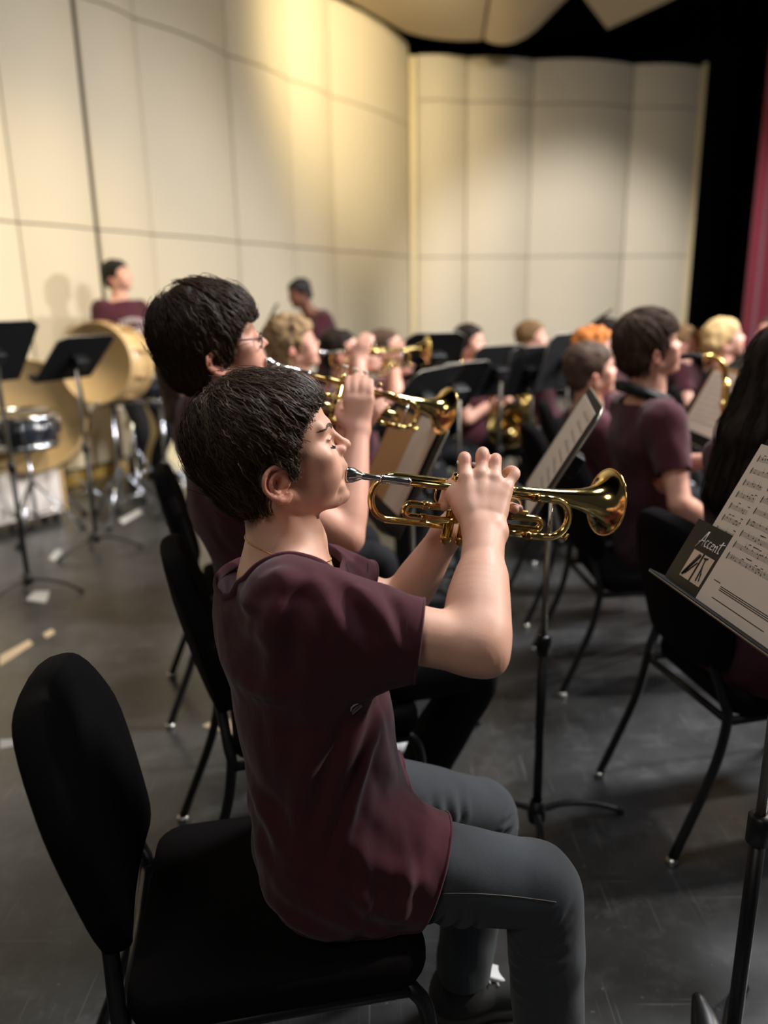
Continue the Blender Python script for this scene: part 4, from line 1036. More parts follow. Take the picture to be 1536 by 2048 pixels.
# ================================================================== orchestra chairs
def rounded(w, h, r, taper=0.0, n=5):
    out = []
    for cx, cy, a0 in ((w - r, h - r, 0), (-w + r, h - r, 90), (-w + r, -h + r, 180), (w - r, -h + r, 270)):
        for k in range(n + 1):
            a = math.radians(a0 + 90 * k / n); x, y = cx + r * math.cos(a), cy + r * math.sin(a); out.append((x * (1 - taper * y / h), y))
    return out
def padded(poly, thick, R, o, dome=.25, dish=None, rings=3):
    """cushion from an outline: rim rounded, faces slightly domed; R columns ex, ey, normal"""
    poly = np.asarray(poly, float); c = poly.mean(0); vs = []; n = len(poly)
    lv = [(1, -.5 * .75), (1.0, 0), (1, .5 * .75), (.965, .5), (.8, .5 + dome * .35), (.45, .5 + dome * .8), (.0, .5 + dome)]
    full = [(s_, -h_) for s_, h_ in lv[:2:-1]] + [(.985, -.42), (1, -.2), (1, .2), (.985, .42)] + lv[3:]
    for s_, h_ in full:
        for p in poly:
            q = c + (p - c) * s_; z = h_ * thick + (dish(q) if dish else 0); vs.append(R @ V(q[0], q[1], z) + o)
    fs = []
    for i in range(len(full) - 1):
        for k in range(n): fs.append((i * n + k, i * n + (k + 1) % n, (i + 1) * n + (k + 1) % n, (i + 1) * n + k))
    m = MB(); m.add(vs, fs, True); return m
def build_chair():
    """front faces +x, seat top .455, origin on the floor under the seat"""
    root = empty('orchestra_chair')
    padded([(y, x) for x, y in rounded(.215, .20, .05, .05)][::-1], .058, np.array([[0, 1, 0], [1, 0, 0], [0, 0, 1.0]]), V(0.02, 0, .428), .10,
           lambda q: -.012 * math.exp(-((q[1] + .0) / .12) ** 2)).build('seat', 'chair_fabric', root)
    a = math.radians(13); R = np.array([[0, -math.sin(a), math.cos(a)], [1, 0, 0], [0, math.cos(a), math.sin(a)]])
    pts = [(-.15, -.185), (-.08, -.195), (.08, -.195), (.15, -.185), (.175, -.12), (.192, .02), (.172, .10), (.13, .165), (.07, .19), (-.07, .19), (-.13, .165), (-.172, .10), (-.192, .02), (-.175, -.12)]
    pts = [tuple(p) for p in spline([V(*p, 0)[:2] for p in pts + pts[:1]], 3)[:-1]]
    padded(pts, .045, R, V(-.262, 0, .685), .25, lambda q: .6 * q[0] ** 2).build('backrest', 'chair_fabric', root)
    for s_ in (-1, 1):
        y = .185 * s_
        lg = MB(); lg.tube(spline([V(.19, y * .8, .395), V(.215, y, .385), V(.235, y * 1.04, .35), V(.245, y * 1.06, .25), V(.262, y * 1.10, .014)], 5), .0125, 10); l1 = lg.build('leg', 'black_metal', root)
        MB().lathe([(0, .013), (.004, .017), (.012, .017), (.018, .013)], (.262, y * 1.10, 0), (0, 0, 1), 12).build('glide', 'glide_chrome', l1)
        lg = MB(); lg.tube(spline([V(-.226, y * .66, .53), V(-.221, y * .75, .49), V(-.215, y * .92, .43), V(-.212, y, .385), V(-.24, y * 1.02, .25), V(-.335, y * 1.05, .014)], 5), .0125, 10, flat=1.0); l2 = lg.build('leg', 'black_metal', root)
        MB().lathe([(0, .013), (.004, .017), (.012, .017), (.018, .013)], (-.335, y * 1.05, 0), (0, 0, 1), 12).build('glide', 'glide_chrome', l2)
        MB().tube([V(-.212, y, .385), V(.0, y, .388), V(.215, y, .385)], .0115, 10).build('side_rail', 'black_metal', root)
    MB().tube([V(-.21, -.185, .385), V(-.21, .185, .385)], .010, 8).build('cross_rail', 'black_metal', root)
    MB().tube([V(.19, -.15, .39), V(.19, .15, .39)], .010, 8).build('cross_rail', 'black_metal', root)
    return root
chair0 = build_chair()
chair0.location = (-.215, 1.09, 0); chair0.rotation_euler.z = math.radians(11)
tag(chair0, 'black padded orchestra chair in the foreground under the trumpeter', 'chair', 'orchestra chairs')

# ================================================================== the other players
ORIG = {}
def hand(S, wrist, d, side, s, curl=.6, k=.006):
    """palm and five fingers: d finger direction, side = thumb direction"""
    d = nrm(d); side = nrm(np.asarray(side, float) - d * (np.asarray(side, float) @ d)); n_ = np.cross(d, side)
    S.ecap(wrist + d * .012 * s, wrist + d * .075 * s, side, (.028 * s, .017 * s), (.038 * s, .014 * s), k=.02)
    for i, (o, L) in enumerate(((.027, .070), (.009, .078), (-.010, .072), (-.027, .058))):
        a = wrist + d * .08 * s + side * o * s; b = a + (d * math.cos(curl * .5) - n_ * math.sin(curl * .5)) * L * .45 * s; c = b + (d * math.cos(curl * 1.4) - n_ * math.sin(curl * 1.4)) * L * .55 * s
        S.chain([a, b, c], [.0098 * s, .0092 * s, .0075 * s], k=k, n=3)
    t0 = wrist + d * .02 * s + side * .024 * s; t1 = t0 + (d * .6 + side * .55 - n_ * .3) * .038 * s; S.chain([t0, t1, t1 + (d * .9 - n_ * .45) * .032 * s], [.014 * s, .0115 * s, .0085 * s], k=.012, n=3)

def person(label, head, yaw, hands, group='seated band members', lean=-.08, head_yaw=0., head_pitch=0., hair=('short', 'hair_midbrown', 0), skin='skin_plain', shirt='maroon_cotton', trousers='black_trousers',
           s=1.0, res=.011, stand=False, elbows=((-.1, -.8, -.8), (-.1, .8, -.8)), hand_dir=None, strand=0, feet=None, knees=.13, brow=(.35, .28, .25), shoes=('shoe_canvas', 'sole_rubber'), pelvis_z=None, bend=None, sleeve=.62, name='person', vol=1.0, head_roll=0., flare=1.0):
    yaw = math.radians(yaw); Rb = basis(yaw); f, l = Rb[:, 0], Rb[:, 1]; Z = V(0, 0, 1)
    Hh = np.asarray(head, float); R = basis(yaw + math.radians(head_yaw), math.radians(head_pitch), math.radians(head_roll))
    nb = Hh + R @ V(-.012, 0, -.10) * s + V(0, 0, -.045 * s) - f * (bend or 0) * .25
    pz = (.535 if not stand else .93 * s) if pelvis_z is None else pelvis_z
    pel = V(Hh[0], Hh[1], 0) - f * lean; pel[2] = pz
    base = V(pel[0], pel[1], 0)
    sp = nrm(nb - pel)
    sh = [nb - sp * .045 * s - l * .165 * s, nb - sp * .045 * s + l * .165 * s]
    B_ = Shape(); head_prims(B_, R, Hh, s, fine=res < .0075)
    ch_ = tilt(pel, nb, .68)
    B_.ecap(pel, ch_, l, (.13 * s, .09 * s), (.14 * s, .09 * s), k=.04); B_.ecap(ch_, tilt(pel, nb, .93), l, (.14 * s, .09 * s), (.10 * s, .065 * s), k=.04)
    arms = []
    for i, sgn in ((0, -1), (1, 1)):
        hp = np.asarray(hands[i], float)
        hp = Hh + (f * hp[0] + l * hp[1] + Z * hp[2]) * s if not (len(hands) > 2 and hands[2] == 'world') else hp
        pole = f * elbows[i][0] + l * elbows[i][1] + Z * elbows[i][2]
        dm = hp - sh[i]; mx = .525 * s
        if np.linalg.norm(dm) > mx: hp = sh[i] + nrm(dm) * mx
        el = ik(sh[i], hp, .285 * s, .25 * s, pole); arms.append((el, hp))
        B_.cap(tilt(nb, pel, .07), sh[i], .052 * s, .05 * s, k=.04)
        B_.chain([sh[i], tilt(sh[i], el, .5), el], [.046 * s, .043 * s, .037 * s], k=.015, n=4); B_.chain([el, tilt(el, hp, .3), hp], [.036 * s, .040 * s, .026 * s], k=.012, n=4)
        hd = hand_dir[i] if hand_dir else None
        hdv = nrm(nrm(hp - el) * .6 + f * .5) if hd is None else nrm(f * hd[0] + l * hd[1] + Z * hd[2])
        hand(B_, hp, hdv, -l * sgn * .5 + Z * .6 if hd is None or len(hd) < 6 else f * hd[3] + l * hd[4] + Z * hd[5], s)
    legs = []
    for i, sgn in ((0, -1), (1, 1)):
        hip = pel + l * .085 * sgn * s + Z * .0
        if feet is not None: an = np.asarray(feet[i], float)
        elif stand: an = V(pel[0], pel[1], .09) + l * .11 * sgn * s + f * (.03 - .05 * i)
        else: an = V(pel[0], pel[1], .09) + f * (.40 * s + .02 * sgn) + l * knees * sgn * 1.05
        an = an.copy(); an[2] = max(an[2], .09)
        kn = ik(hip, an, .43 * s, .42 * s, f + Z * .35 + l * .12 * sgn); legs.append((hip, kn, an))
        B_.chain([hip, tilt(hip, kn, .5), kn, tilt(kn, an, .5), an], [.055 * s, .05 * s, .036 * s, .034 * s, .026 * s], k=.02, n=3)
    v, q = B_.surface(res=res); v = relax(v, q, 1, .4)
    o = bpy.data.objects.new(name, arr_mesh(name, v - base, q, skin, colors=face_colors(v, R, Hh, s, brow, eyes=True))); col.objects.link(o); o.location = base
    tag(o, label, 'person', group)
    # shirt
    T = Shape(); b1 = pel - sp * (.05 if not stand else .12) * s
    T.ecap(b1, tilt(pel, nb, .4), l, (.18 * s, .135 * s), (.165 * s, .122 * s), k=.04); T.ecap(tilt(pel, nb, .4), tilt(pel, nb, .75), l, (.165 * s, .122 * s), (.178 * s, .122 * s), k=.04); T.ecap(tilt(pel, nb, .75), tilt(pel, nb, .92), l, (.172 * s, .112 * s), (.12 * s, .085 * s), k=.05)
    nv = nrm(R @ V(-.15, 0, 1)); T.ecap(nb - nv * .03, nb + nv * .06 * s, l, (.080 * s, .080 * s), (.072 * s, .074 * s), k=.03)
    cuts = [(nb + nv * .012 * s, nv, nb + nv * .04 * s, .11 * s)]
    for i in range(2):
        el = arms[i][0]; du = nrm(el - sh[i]); c_ = tilt(sh[i], el, sleeve)
        T.cap(tilt(nb, pel, .08), sh[i], .068 * s, .064 * s, k=.05); T.chain([sh[i], tilt(sh[i], el, sleeve * .5), c_, c_ + du * .05], [.066 * s, .066 * s, .060 * s, .060 * s], k=.03, n=3)
        if sleeve < .95: cuts.append((c_, du, c_ + du * .02, .10 * s))
    if not stand:
        for hip, kn, an in legs: T.cap(hip, tilt(hip, kn, .16), .105 * s, .10 * s, k=.05)
    cuts.append((b1 - sp * .03 * s, -sp, b1 - sp * .12 * s, .28 * s))
    tv, tq = T.surface(res=max(res * .95, .0075)); tv = relax(tv, tq, 1, .5); tn = vert_normals(tv, tq)
    tv = tv + tn * (vnoise(tv * V(15, 15, 9) + len(label), 9) * .006 + vnoise(tv * V(38, 38, 22), 10) * .0025)[:, None]
    so = cloth_object('t_shirt' if sleeve < .95 else 'jacket', tv, tq, shirt, o, cuts, .002, base)
    # trousers
    K = Shape(); K.ecap(pel - Z * .01, pel + sp * .1, l, (.155 * s, .12 * s), (.14 * s, .105 * s), k=.03)
    for hip, kn, an in legs: K.chain([hip, tilt(hip, kn, .5), kn, tilt(kn, an, .5), an + Z * -.02], [.088 * s, .078 * s, .064 * s, .06 * s * flare, .056 * s * flare], k=.02, n=4)
    kv, kq = K.surface(res=max(res, .011)); kv = relax(kv, kq, 1, .5); kv = kv + vert_normals(kv, kq) * (vnoise(kv * V(16, 16, 12), 19) * .004)[:, None]; kv[:, 2] = np.maximum(kv[:, 2], .03)
    tr_ = bpy.data.objects.new('trousers', arr_mesh('trousers', kv - base, kq, trousers)); col.objects.link(tr_); tr_.parent = o
    for hip, kn, an in legs: shoe(an, yaw, o, base, shoes[0], shoes[1], 'shoe_white' if shoes[0] != 'shoe_canvas' else 'shoe_canvas', s, .008)
    # hair
    st, hm, L = hair
    H = hair_shape(st, vol, L); hv, hq = H.surface(res=max(.005, res * .75)); hn = vert_normals(hv, hq)
    am = {'curly': .011, 'long': .005}.get(st, .004); hv = hv + hn * (vnoise(hv * V(45, 45, 22 if st == 'long' else 45), 4) * am + vnoise(hv * V(110, 110, 40 if st == 'long' else 110), 5) * am * .5)[:, None]
    parts_ = [(hv, hq)]
    if strand:
        HBx = Shape(); head_prims(HBx, np.eye(3), np.zeros(3), 1.0, ears=False, thin=st == 'long')
        parts_.append(strands(H, HBx, strand, .075 if st != 'long' else .14, 9, st, V(-.09, 0, .165), (.0005, .006), .0008, 9, .008, 5, poly=hair_polygon('short') if st == 'short' else None, over=6.0))
    hv, hq = merge_arrays(parts_); ho = bpy.data.objects.new('hair', arr_mesh('hair', (hv * s) @ R.T + Hh - base, hq, hm)); col.objects.link(ho); ho.parent = o
    o['_f'] = 0; ORIG[label] = dict(R=R, H=Hh, f=f, l=l, pel=pel, base=base, s=s, obj=o, shirt=so, yaw=yaw, nb=nb); del o['_f']
    return ORIG[label]
def glasses(p, m='glasses_frame'):
    b = MB()
    for y in (-1, 1):
        b.tube([(88, 31 * y + 22 * math.cos(a), 60 + 17 * math.sin(a)) for a in np.linspace(0, 2 * math.pi, 18, endpoint=False)], 1.5, 6, closed=True)
        b.tube([(87, 53 * y, 64), (60, 72 * y, 64), (10, 80 * y, 62), (-8, 82 * y, 52)], 1.6, 6)
    b.tube([(90, -9, 64), (92, 0, 67), (90, 9, 64)], 1.5, 6)
    b.v = [tuple(p['R'] @ (np.array(q) * MM * p['s']) + p['H'] - p['base']) for q in b.v]; b.build('glasses', m, p['obj'])
def mouth(p, x=99): return p['H'] + p['R'] @ (V(x, 0, 11) * MM * p['s'])
def seat_chair(p, label, back=.05, group='orchestra chairs'):
    c = copy_tree(chair0); q = p['pel'] - p['f'] * back; c.location = (q[0], q[1], 0); c.rotation_euler.z = p['yaw']; tag(c, label, 'chair', group); return c
def give_trumpet(p, target, label, upv=(0, 0, 1), x=97, s=1.0):
    t = copy_tree(trumpet0); mp = mouth(p, x); T_ = nrm(np.asarray(target) - mp); y = nrm(np.cross(V(*upv), T_)); place(t, T_, V(*upv), mp + y * .02 * s, s); tag(t, label, 'trumpet', 'trumpets'); return t, T_, y, mp

TR = ((.27, -.03, -.03), (.25, .03, -.075))                      # hands at a trumpet
TRD = ((.35, .15, .9, -1, .3, .2), (.6, -.6, .3, .2, 0, 1))
b = person('trumpeter with tousled brown hair and glasses seated just behind the front boy', P(441, 737, 1.71), 16, (P(716, 868, 1.76), P(690, 880, 1.90), 'world'), lean=-.16, hair=('short', 'hair_brown', 0), s=1.0, res=.0062, flare=1.2,
           elbows=((.3, -.5, -1), (.2, .6, -1)), hand_dir=((.1, .25, 1.0, -1, .4, .2), (.5, -.3, .8, .1, 0, 1)), strand=6500, feet=(V(.07, 1.90, .09), V(-.07, 2.14, .09)), shoes=('shoe_white', 'shoe_blue'), vol=1.7)
glasses(b)
seat_chair(b, 'black orchestra chair under the trumpeter with glasses', .0)
give_trumpet(b, P(940, 835, 2.0), 'brass trumpet held up by the trumpeter with glasses')
r_ = person('brown long-haired player mostly hidden behind the trumpeter with glasses', P(392, 700, 2.55), 14, ((.22, -.1, -.42), (.22, .1, -.42)), hair=('long', 'hair_midbrown', 260), res=.010, lean=-.15)
seat_chair(r_, 'black orchestra chair further left behind the trumpeter with glasses', .0)
c_ = person('curly dark-blond trumpeter with glasses in the second row', P(592, 712, 3.4), 6, TR, hair=('curly', 'hair_darkblonde', 0), res=.010, hand_dir=TRD)
glasses(c_); seat_chair(c_, 'orchestra chair under the curly blond trumpeter'); give_trumpet(c_, mouth(c_) + c_['f'] * .5 + V(0, .05, -.0), 'trumpet played by the curly blond trumpeter')
d_ = person('pink-faced trumpeter with dark hair to the right of the curly blond one', P(686, 722, 3.95), 0, TR, hair=('crop', 'hair_dark', 0), res=.011, hand_dir=TRD, s=.97)
seat_chair(d_, 'orchestra chair under the pink-faced trumpeter'); give_trumpet(d_, mouth(d_) + d_['f'] * .5 + V(0, 0, -.06), 'trumpet played by the pink-faced trumpeter')
e_ = person('brown-haired trumpeter left of the tilted black stands in the middle', P(776, 712, 4.6), -12, TR, hair=('crop', 'hair_midbrown', 0), res=.012, hand_dir=TRD, s=.97)
seat_chair(e_, 'orchestra chair under the trumpeter left of the tilted stands'); tt = give_trumpet(e_, mouth(e_) + e_['f'] * .5 + V(0, 0, -.12), 'trumpet pointed down by the trumpeter left of the tilted stands')
CL = ((.20, -.02, -.33), (.14, .02, -.22)); CLD = ((.7, .5, .2, 0, .3, 1), (.7, -.5, .2, 0, -.3, 1))
f_ = person('dark bobbed clarinettist behind the twin black stands in the middle', P(940, 700, 5.0), -34, CL, hair=('long', 'hair_dark', 110), res=.012, hand_dir=CLD, s=.96, head_pitch=-6)
g_ = person('light-brown-haired player with raised horn behind the twin stands', P(1066, 690, 5.5), -22, ((.26, -.06, -.04), (.20, .10, -.12)), hair=('short', 'hair_lightbrown', 0), res=.012, hand_dir=TRD, elbows=((-.1, -1, -.5), (-.1, .8, -.9)))
seat_chair(f_, 'orchestra chair under the dark bobbed clarinettist'); seat_chair(g_, 'orchestra chair under the player with raised horn')
give_trumpet(g_, mouth(g_) + g_['f'] * .5 + V(0, 0, -.03), 'brass horn raised by the light-brown-haired player')
h_ = person('dark-haired player half hidden at the very back beside a tilted stand', P(1217, 682, 5.8), -20, CL, hair=('short', 'hair_dark', 0), res=.013, skin='skin_plain', hand_dir=CLD)
seat_chair(h_, 'orchestra chair under the dark-haired player at the very back')
i_ = person('ginger-haired player behind the brown-haired boy', P(1192, 716, 4.1), -6, CL, hair=('curly', 'hair_ginger', 0), res=.012, hand_dir=CLD, vol=.6, s=.97)
seat_chair(i_, 'orchestra chair under the ginger-haired player')
j_ = person('brown-haired boy in maroon left of the saxophonist', P(1183, 764, 3.35), 4, CL, hair=('short', 'hair_midbrown', 0), res=.010, hand_dir=CLD, head_pitch=-4)
seat_chair(j_, 'orchestra chair under the brown-haired boy left of the saxophonist')
k_ = person('tall brown-haired saxophonist with black neck strap and maroon t-shirt', P(1302, 722, 2.72), 4, ((.20, -.18, -.56), (.23, -.02, -.36)), hair=('short', 'hair_midbrown', 0), res=.0085, strand=2500, lean=-.06, elbows=((-.5, -.8, -.6), (.1, .9, -.8)), hand_dir=((.9, .5, -.2, 0, .2, 1), (.8, -.4, .2, 0, .2, 1)), vol=1.2)
seat_chair(k_, 'black orchestra chair under the saxophonist')
l_ = person('tuba player with brown hair behind a gold bell', P(1368, 694, 6.1), -24, ((.2, -.12, -.3), (.2, .12, -.3)), hair=('short', 'hair_lightbrown', 0), res=.013)
seat_chair(l_, 'orchestra chair under the tuba player')
m_ = person('blonde player in maroon near the right edge', P(1450, 694, 4.6), -14, CL, hair=('long', 'hair_blonde', 90), res=.011, hand_dir=CLD)
seat_chair(m_, 'orchestra chair under the blonde player')
n_ = person('man in dark grey jacket cut by the right edge of the picture', P(1540, 682, 5.3), 200, ((.30, -.12, -.25), (.30, .12, -.25)), group='standing people', hair=('crop', 'hair_midbrown', 0), shirt='grey_jacket', sleeve=.97, res=.012, stand=False, pelvis_z=.58)
seat_chair(n_, 'orchestra chair under the man in the grey jacket')
o_ = person('long dark-haired player seen from behind at the right edge', P(1588, 792, 1.86), 10, ((.24, -.1, -.42), (.24, .1, -.42)), hair=('long', 'hair_dark', 330), shirt='maroon_cotton', res=.0085, strand=1400, lean=.03, head_pitch=-16, feet=None)
oc = seat_chair(o_, 'black orchestra chair under the long dark-haired player', .03); oc.location = (1.01, 1.93, 0); oc.rotation_euler.z = math.radians(12)
p_ = person('percussionist in printed maroon t-shirt standing at the left wall', P(238, 566, 5.9), -38, ((.18, -.16, -.62), (.32, .10, -.50)), group='standing people', hair=('short', 'hair_black', 0), res=.012, stand=True, head_yaw=26, s=1.03, pelvis_z=.88, vol=.7, elbows=((-.8, -.5, -.6), (-.5, .8, -.6)))
q_ = person('dark-skinned percussionist in maroon bending over beside the left wall', P(603, 598, 6.6), 205, ((.20, -.10, -.50), (.22, .10, -.52)), group='standing people', hair=('crop', 'hair_black', 0), skin='skin_dark', res=.012, stand=True, head_pitch=-28, lean=.26, bend=.28, pelvis_z=.86, brow=(.3, .3, .3), elbows=((-.5, -.8, -.4), (-.5, .8, -.4)))
# shirt print of the percussionist: an oval of lettering across the chest
dg = bpy.context.evaluated_depsgraph_get()
def chest_print(p, zc, m='white_print'):
    bv_ = BVHTree.FromObject(p['shirt'], dg); mb = MB(); c = tilt(p['pel'], p['nb'], zc)
    def pt(a, z):
        return on_cloth(bv_, p['base'], c + p['f'] * .5 + p['l'] * a + V(0, 0, z), -p['f'], .003)
    for k in range(9):                                             # arched row of letters
        a = .10 - .025 * k; z0 = .030 - 2.2 * a * a
        for seg in (((a, z0), (a, z0 + .045)), ((a, z0 + .045), (a - .013, z0 + .045)), ((a, z0 + .022), (a - .011, z0 + .022))):
            q = [pt(*u) for u in seg]
            if all(x is not None for x in q): mb.tube([np.array(x) for x in q], .0045, 5)
    for zz in (-.012, -.035):
        q = [pt(a, zz + (2.0 * a * a if zz < -.02 else 0)) for a in np.linspace(.085, -.085, 9)]; q = [x for x in q if x is not None]
        if len(q) > 2: mb.tube(q, .006, 5)
    if mb.v: mb.build('chest_print', m, p['shirt'])
chest_print(p_, .66)
# saxophonist's neck strap
st = MB(); st.tube([k_['nb'] + k_['f'] * a + k_['l'] * b2 + V(0, 0, c2) for a, b2, c2 in ((.10, -.02, -.16), (.075, -.07, -.04), (.0, -.085, .035), (-.07, -.05, .06), (-.09, 0, .065), (-.07, .05, .06), (0, .085, .035), (.075, .07, -.04), (.10, .02, -.16))], .030, 8, flat=.3)
st.tube([k_['nb'] + k_['f'] * (.078 * math.cos(a) - .012) + k_['l'] * .078 * math.sin(a) + V(0, 0, .035 - .025 * math.cos(a)) for a in np.linspace(0, 2 * math.pi, 24, endpoint=False)], .021, 8, closed=True)
st.v = [tuple(np.array(q) - k_['base']) for q in st.v]; st.build('neck_strap', 'black_strap', k_['obj'])

# ================================================================== instruments of the others
def sax(p, label, s=1.0):
    root = empty('saxophone', (0, 0, 0)); b = mouth(p); f, l = p['f'], p['l']; r_ = -l
    def L(a, c, z): return b + f * a * s + r_ * c * s + V(0, 0, z * s)
    m = MB(); m.tube([L(0, 0, 0), L(.05, .0, .004), L(.085, 0, .0)], [.009, .011, .009], 10); m.build('mouthpiece', 'felt_black', root)
    pts = spline([L(.075, 0, .0), L(.12, .005, .0), L(.16, .01, -.03), L(.17, .02, -.09)], 6); MB().tube(pts, np.linspace(.007, .012, len(pts)), 10).build('neck', 'brass_worn', root)
    pts = spline([L(.17, .02, -.08), L(.165, .06, -.25), L(.15, .10, -.42), L(.14, .13, -.58), L(.16, .145, -.66), L(.21, .15, -.675), L(.25, .15, -.63), L(.265, .145, -.52), L(.285, .14, -.42), L(.315, .13, -.34)], 6)
    rr = list(np.linspace(.013, .032, 20)) + list(np.linspace(.033, .042, 24)) + list(np.linspace(.043, .068, len(pts) - 44)); body = MB(); body.tube(pts, rr, 16); body = body.build('body', 'brass_worn', root)
    MB().tube([pts[-1] + .068 * (math.cos(a) * f * .9 + math.cos(a) * V(0, 0, -.4) + math.sin(a) * r_) for a in np.linspace(0, 2 * math.pi, 24, endpoint=False)], .004, 6, closed=True).build('bell_rim', 'brass', root)
    for k in range(11):
        q = pts[3 + 2 * k]; d = nrm(pts[4 + 2 * k] - pts[3 + 2 * k]); out = nrm(r_ * .5 - f * .8); out = nrm(out - d * (out @ d)); rad = .011 + .0008 * k
        MB().lathe([(0, rad), (.004, rad), (.006, rad * .7), (.006, .004), (.010, .004)], q + out * (rr[3 + 2 * k] + .006), out, 12).build('key', 'brass', root)
    MB().tube([p_ + nrm(r_ * .7 + f * .6) * (rr[i] + .010) for i, p_ in list(enumerate(pts))[2:26]], .003, 6).build('key_rod', 'brass', root)
    tag(root, label, 'saxophone'); return root
sax(k_, 'brass saxophone with keywork held by the tall saxophonist')
def clarinet(p, label):
    root = empty('clarinet'); a = mouth(p, 97); d = nrm(p['f'] * .62 + V(0, 0, -.80)); b = a + d * .62
    MB().tube([a, a + d * .05, a + d * .09], [.006, .010, .013], 10).build('mouthpiece', 'felt_black', root)
    MB().tube([a + d * .085, a + d * .54], .0135, 12).build('body', 'black_metal', root)
    MB().tube([a + d * .535, a + d * .58, a + d * .61, b + d * .01], [.014, .019, .029, .034], 16).build('bell', 'black_metal', root)
    for t in (.10, .19, .33, .52): MB().tube([a + d * t, a + d * (t + .012)], .0152, 12).build('ring', 'silver', root)
    o = nrm(np.cross(d, p['l']))
    for k in range(9): MB().lathe([(0, .008), (.003, .008), (.004, .004)], a + d * (.14 + .042 * k) + o * .014, o, 10).build('key', 'silver', root)
    tag(root, label, 'clarinet', 'clarinets'); return root
clarinet(f_, 'black clarinet of the dark bobbed player'); clarinet(j_, 'black clarinet of the brown-haired boy left of the saxophonist'); clarinet(i_, 'black clarinet of the ginger-haired player'); clarinet(m_, 'black clarinet of the blonde player'); clarinet(h_, 'black clarinet of the player at the very back')
def tuba(p, label):
    root = empty('tuba'); f, l = p['f'], p['l']; c = p['H'] + f * .20 + V(0, 0, -.38) - l * .02
    ax = nrm(V(0, 0, 1) + l * -.12 + f * .1); t0 = c + ax * .12
    MB().lathe([(-.10, .045), (.05, .055), (.18, .075), (.27, .10), (.33, .135), (.37, .175), (.385, .195), (.387, .196), (.375, .165), (.34, .13), (.26, .09), (.1, .05)], t0, ax, 36).build('bell', 'brass', root)
    for k, (ry, rz, off, rad) in enumerate(((.17, .27, 0, .036), (.13, .22, .05, .026), (.10, .17, .09, .018))):
        MB().tube([c + f * off + l * (ry * math.cos(a)) + V(0, 0, -.05 + rz * math.sin(a)) for a in np.linspace(0, 2 * math.pi, 28, endpoint=False)], rad, 12, closed=True).build('tubing', 'brass_worn', root)
    for k in range(3): MB().lathe([(-.1, .014), (.1, .014), (.1, .006), (.13, .006), (.13, .012), (.137, .012)], c + f * .12 + l * (-.03 + .035 * k), nrm(V(0, 0, 1)), 12).build('valve', 'brass', root)
    MB().tube(spline([c + f * .05 + l * .08 + V(0, 0, .15), c - f * .02 + V(0, 0, .30), mouth(p)], 6), [.011] * 13, 8).build('leadpipe', 'brass', root)
    tag(root, label, 'tuba'); return root
tuba(l_, 'gold tuba with wide bell in front of the black drape')
def french_horn(p, label):
    root = empty('french_horn'); f, l = p['f'], p['l']; c = p['pel'] + f * .24 + V(0, 0, .20) - l * .10
    MB().lathe([(-.02, .02), (.06, .028), (.12, .045), (.165, .08), (.19, .125), (.20, .15), (.201, .151), (.18, .105), (.12, .04), (.0, .018)], c - l * .02, nrm(f * .5 - l * .7 - V(0, 0, .3)), 30).build('bell', 'brass', root)
    for rr in (.15, .125, .10): MB().tube([c + f * (rr * math.cos(a)) + V(0, 0, rr * math.sin(a)) + l * .02 for a in np.linspace(0, 2 * math.pi, 26, endpoint=False)], .009, 8, closed=True).build('tubing', 'brass_worn', root)
    for k in range(3): MB().lathe([(-.02, .017), (.02, .017)], c + f * (-.05 + .04 * k) + l * .03, l, 12).build('valve', 'silver', root)
    tag(root, label, 'horn'); return root
french_horn(f_, 'coiled brass horn on a lap behind the twin black stands')

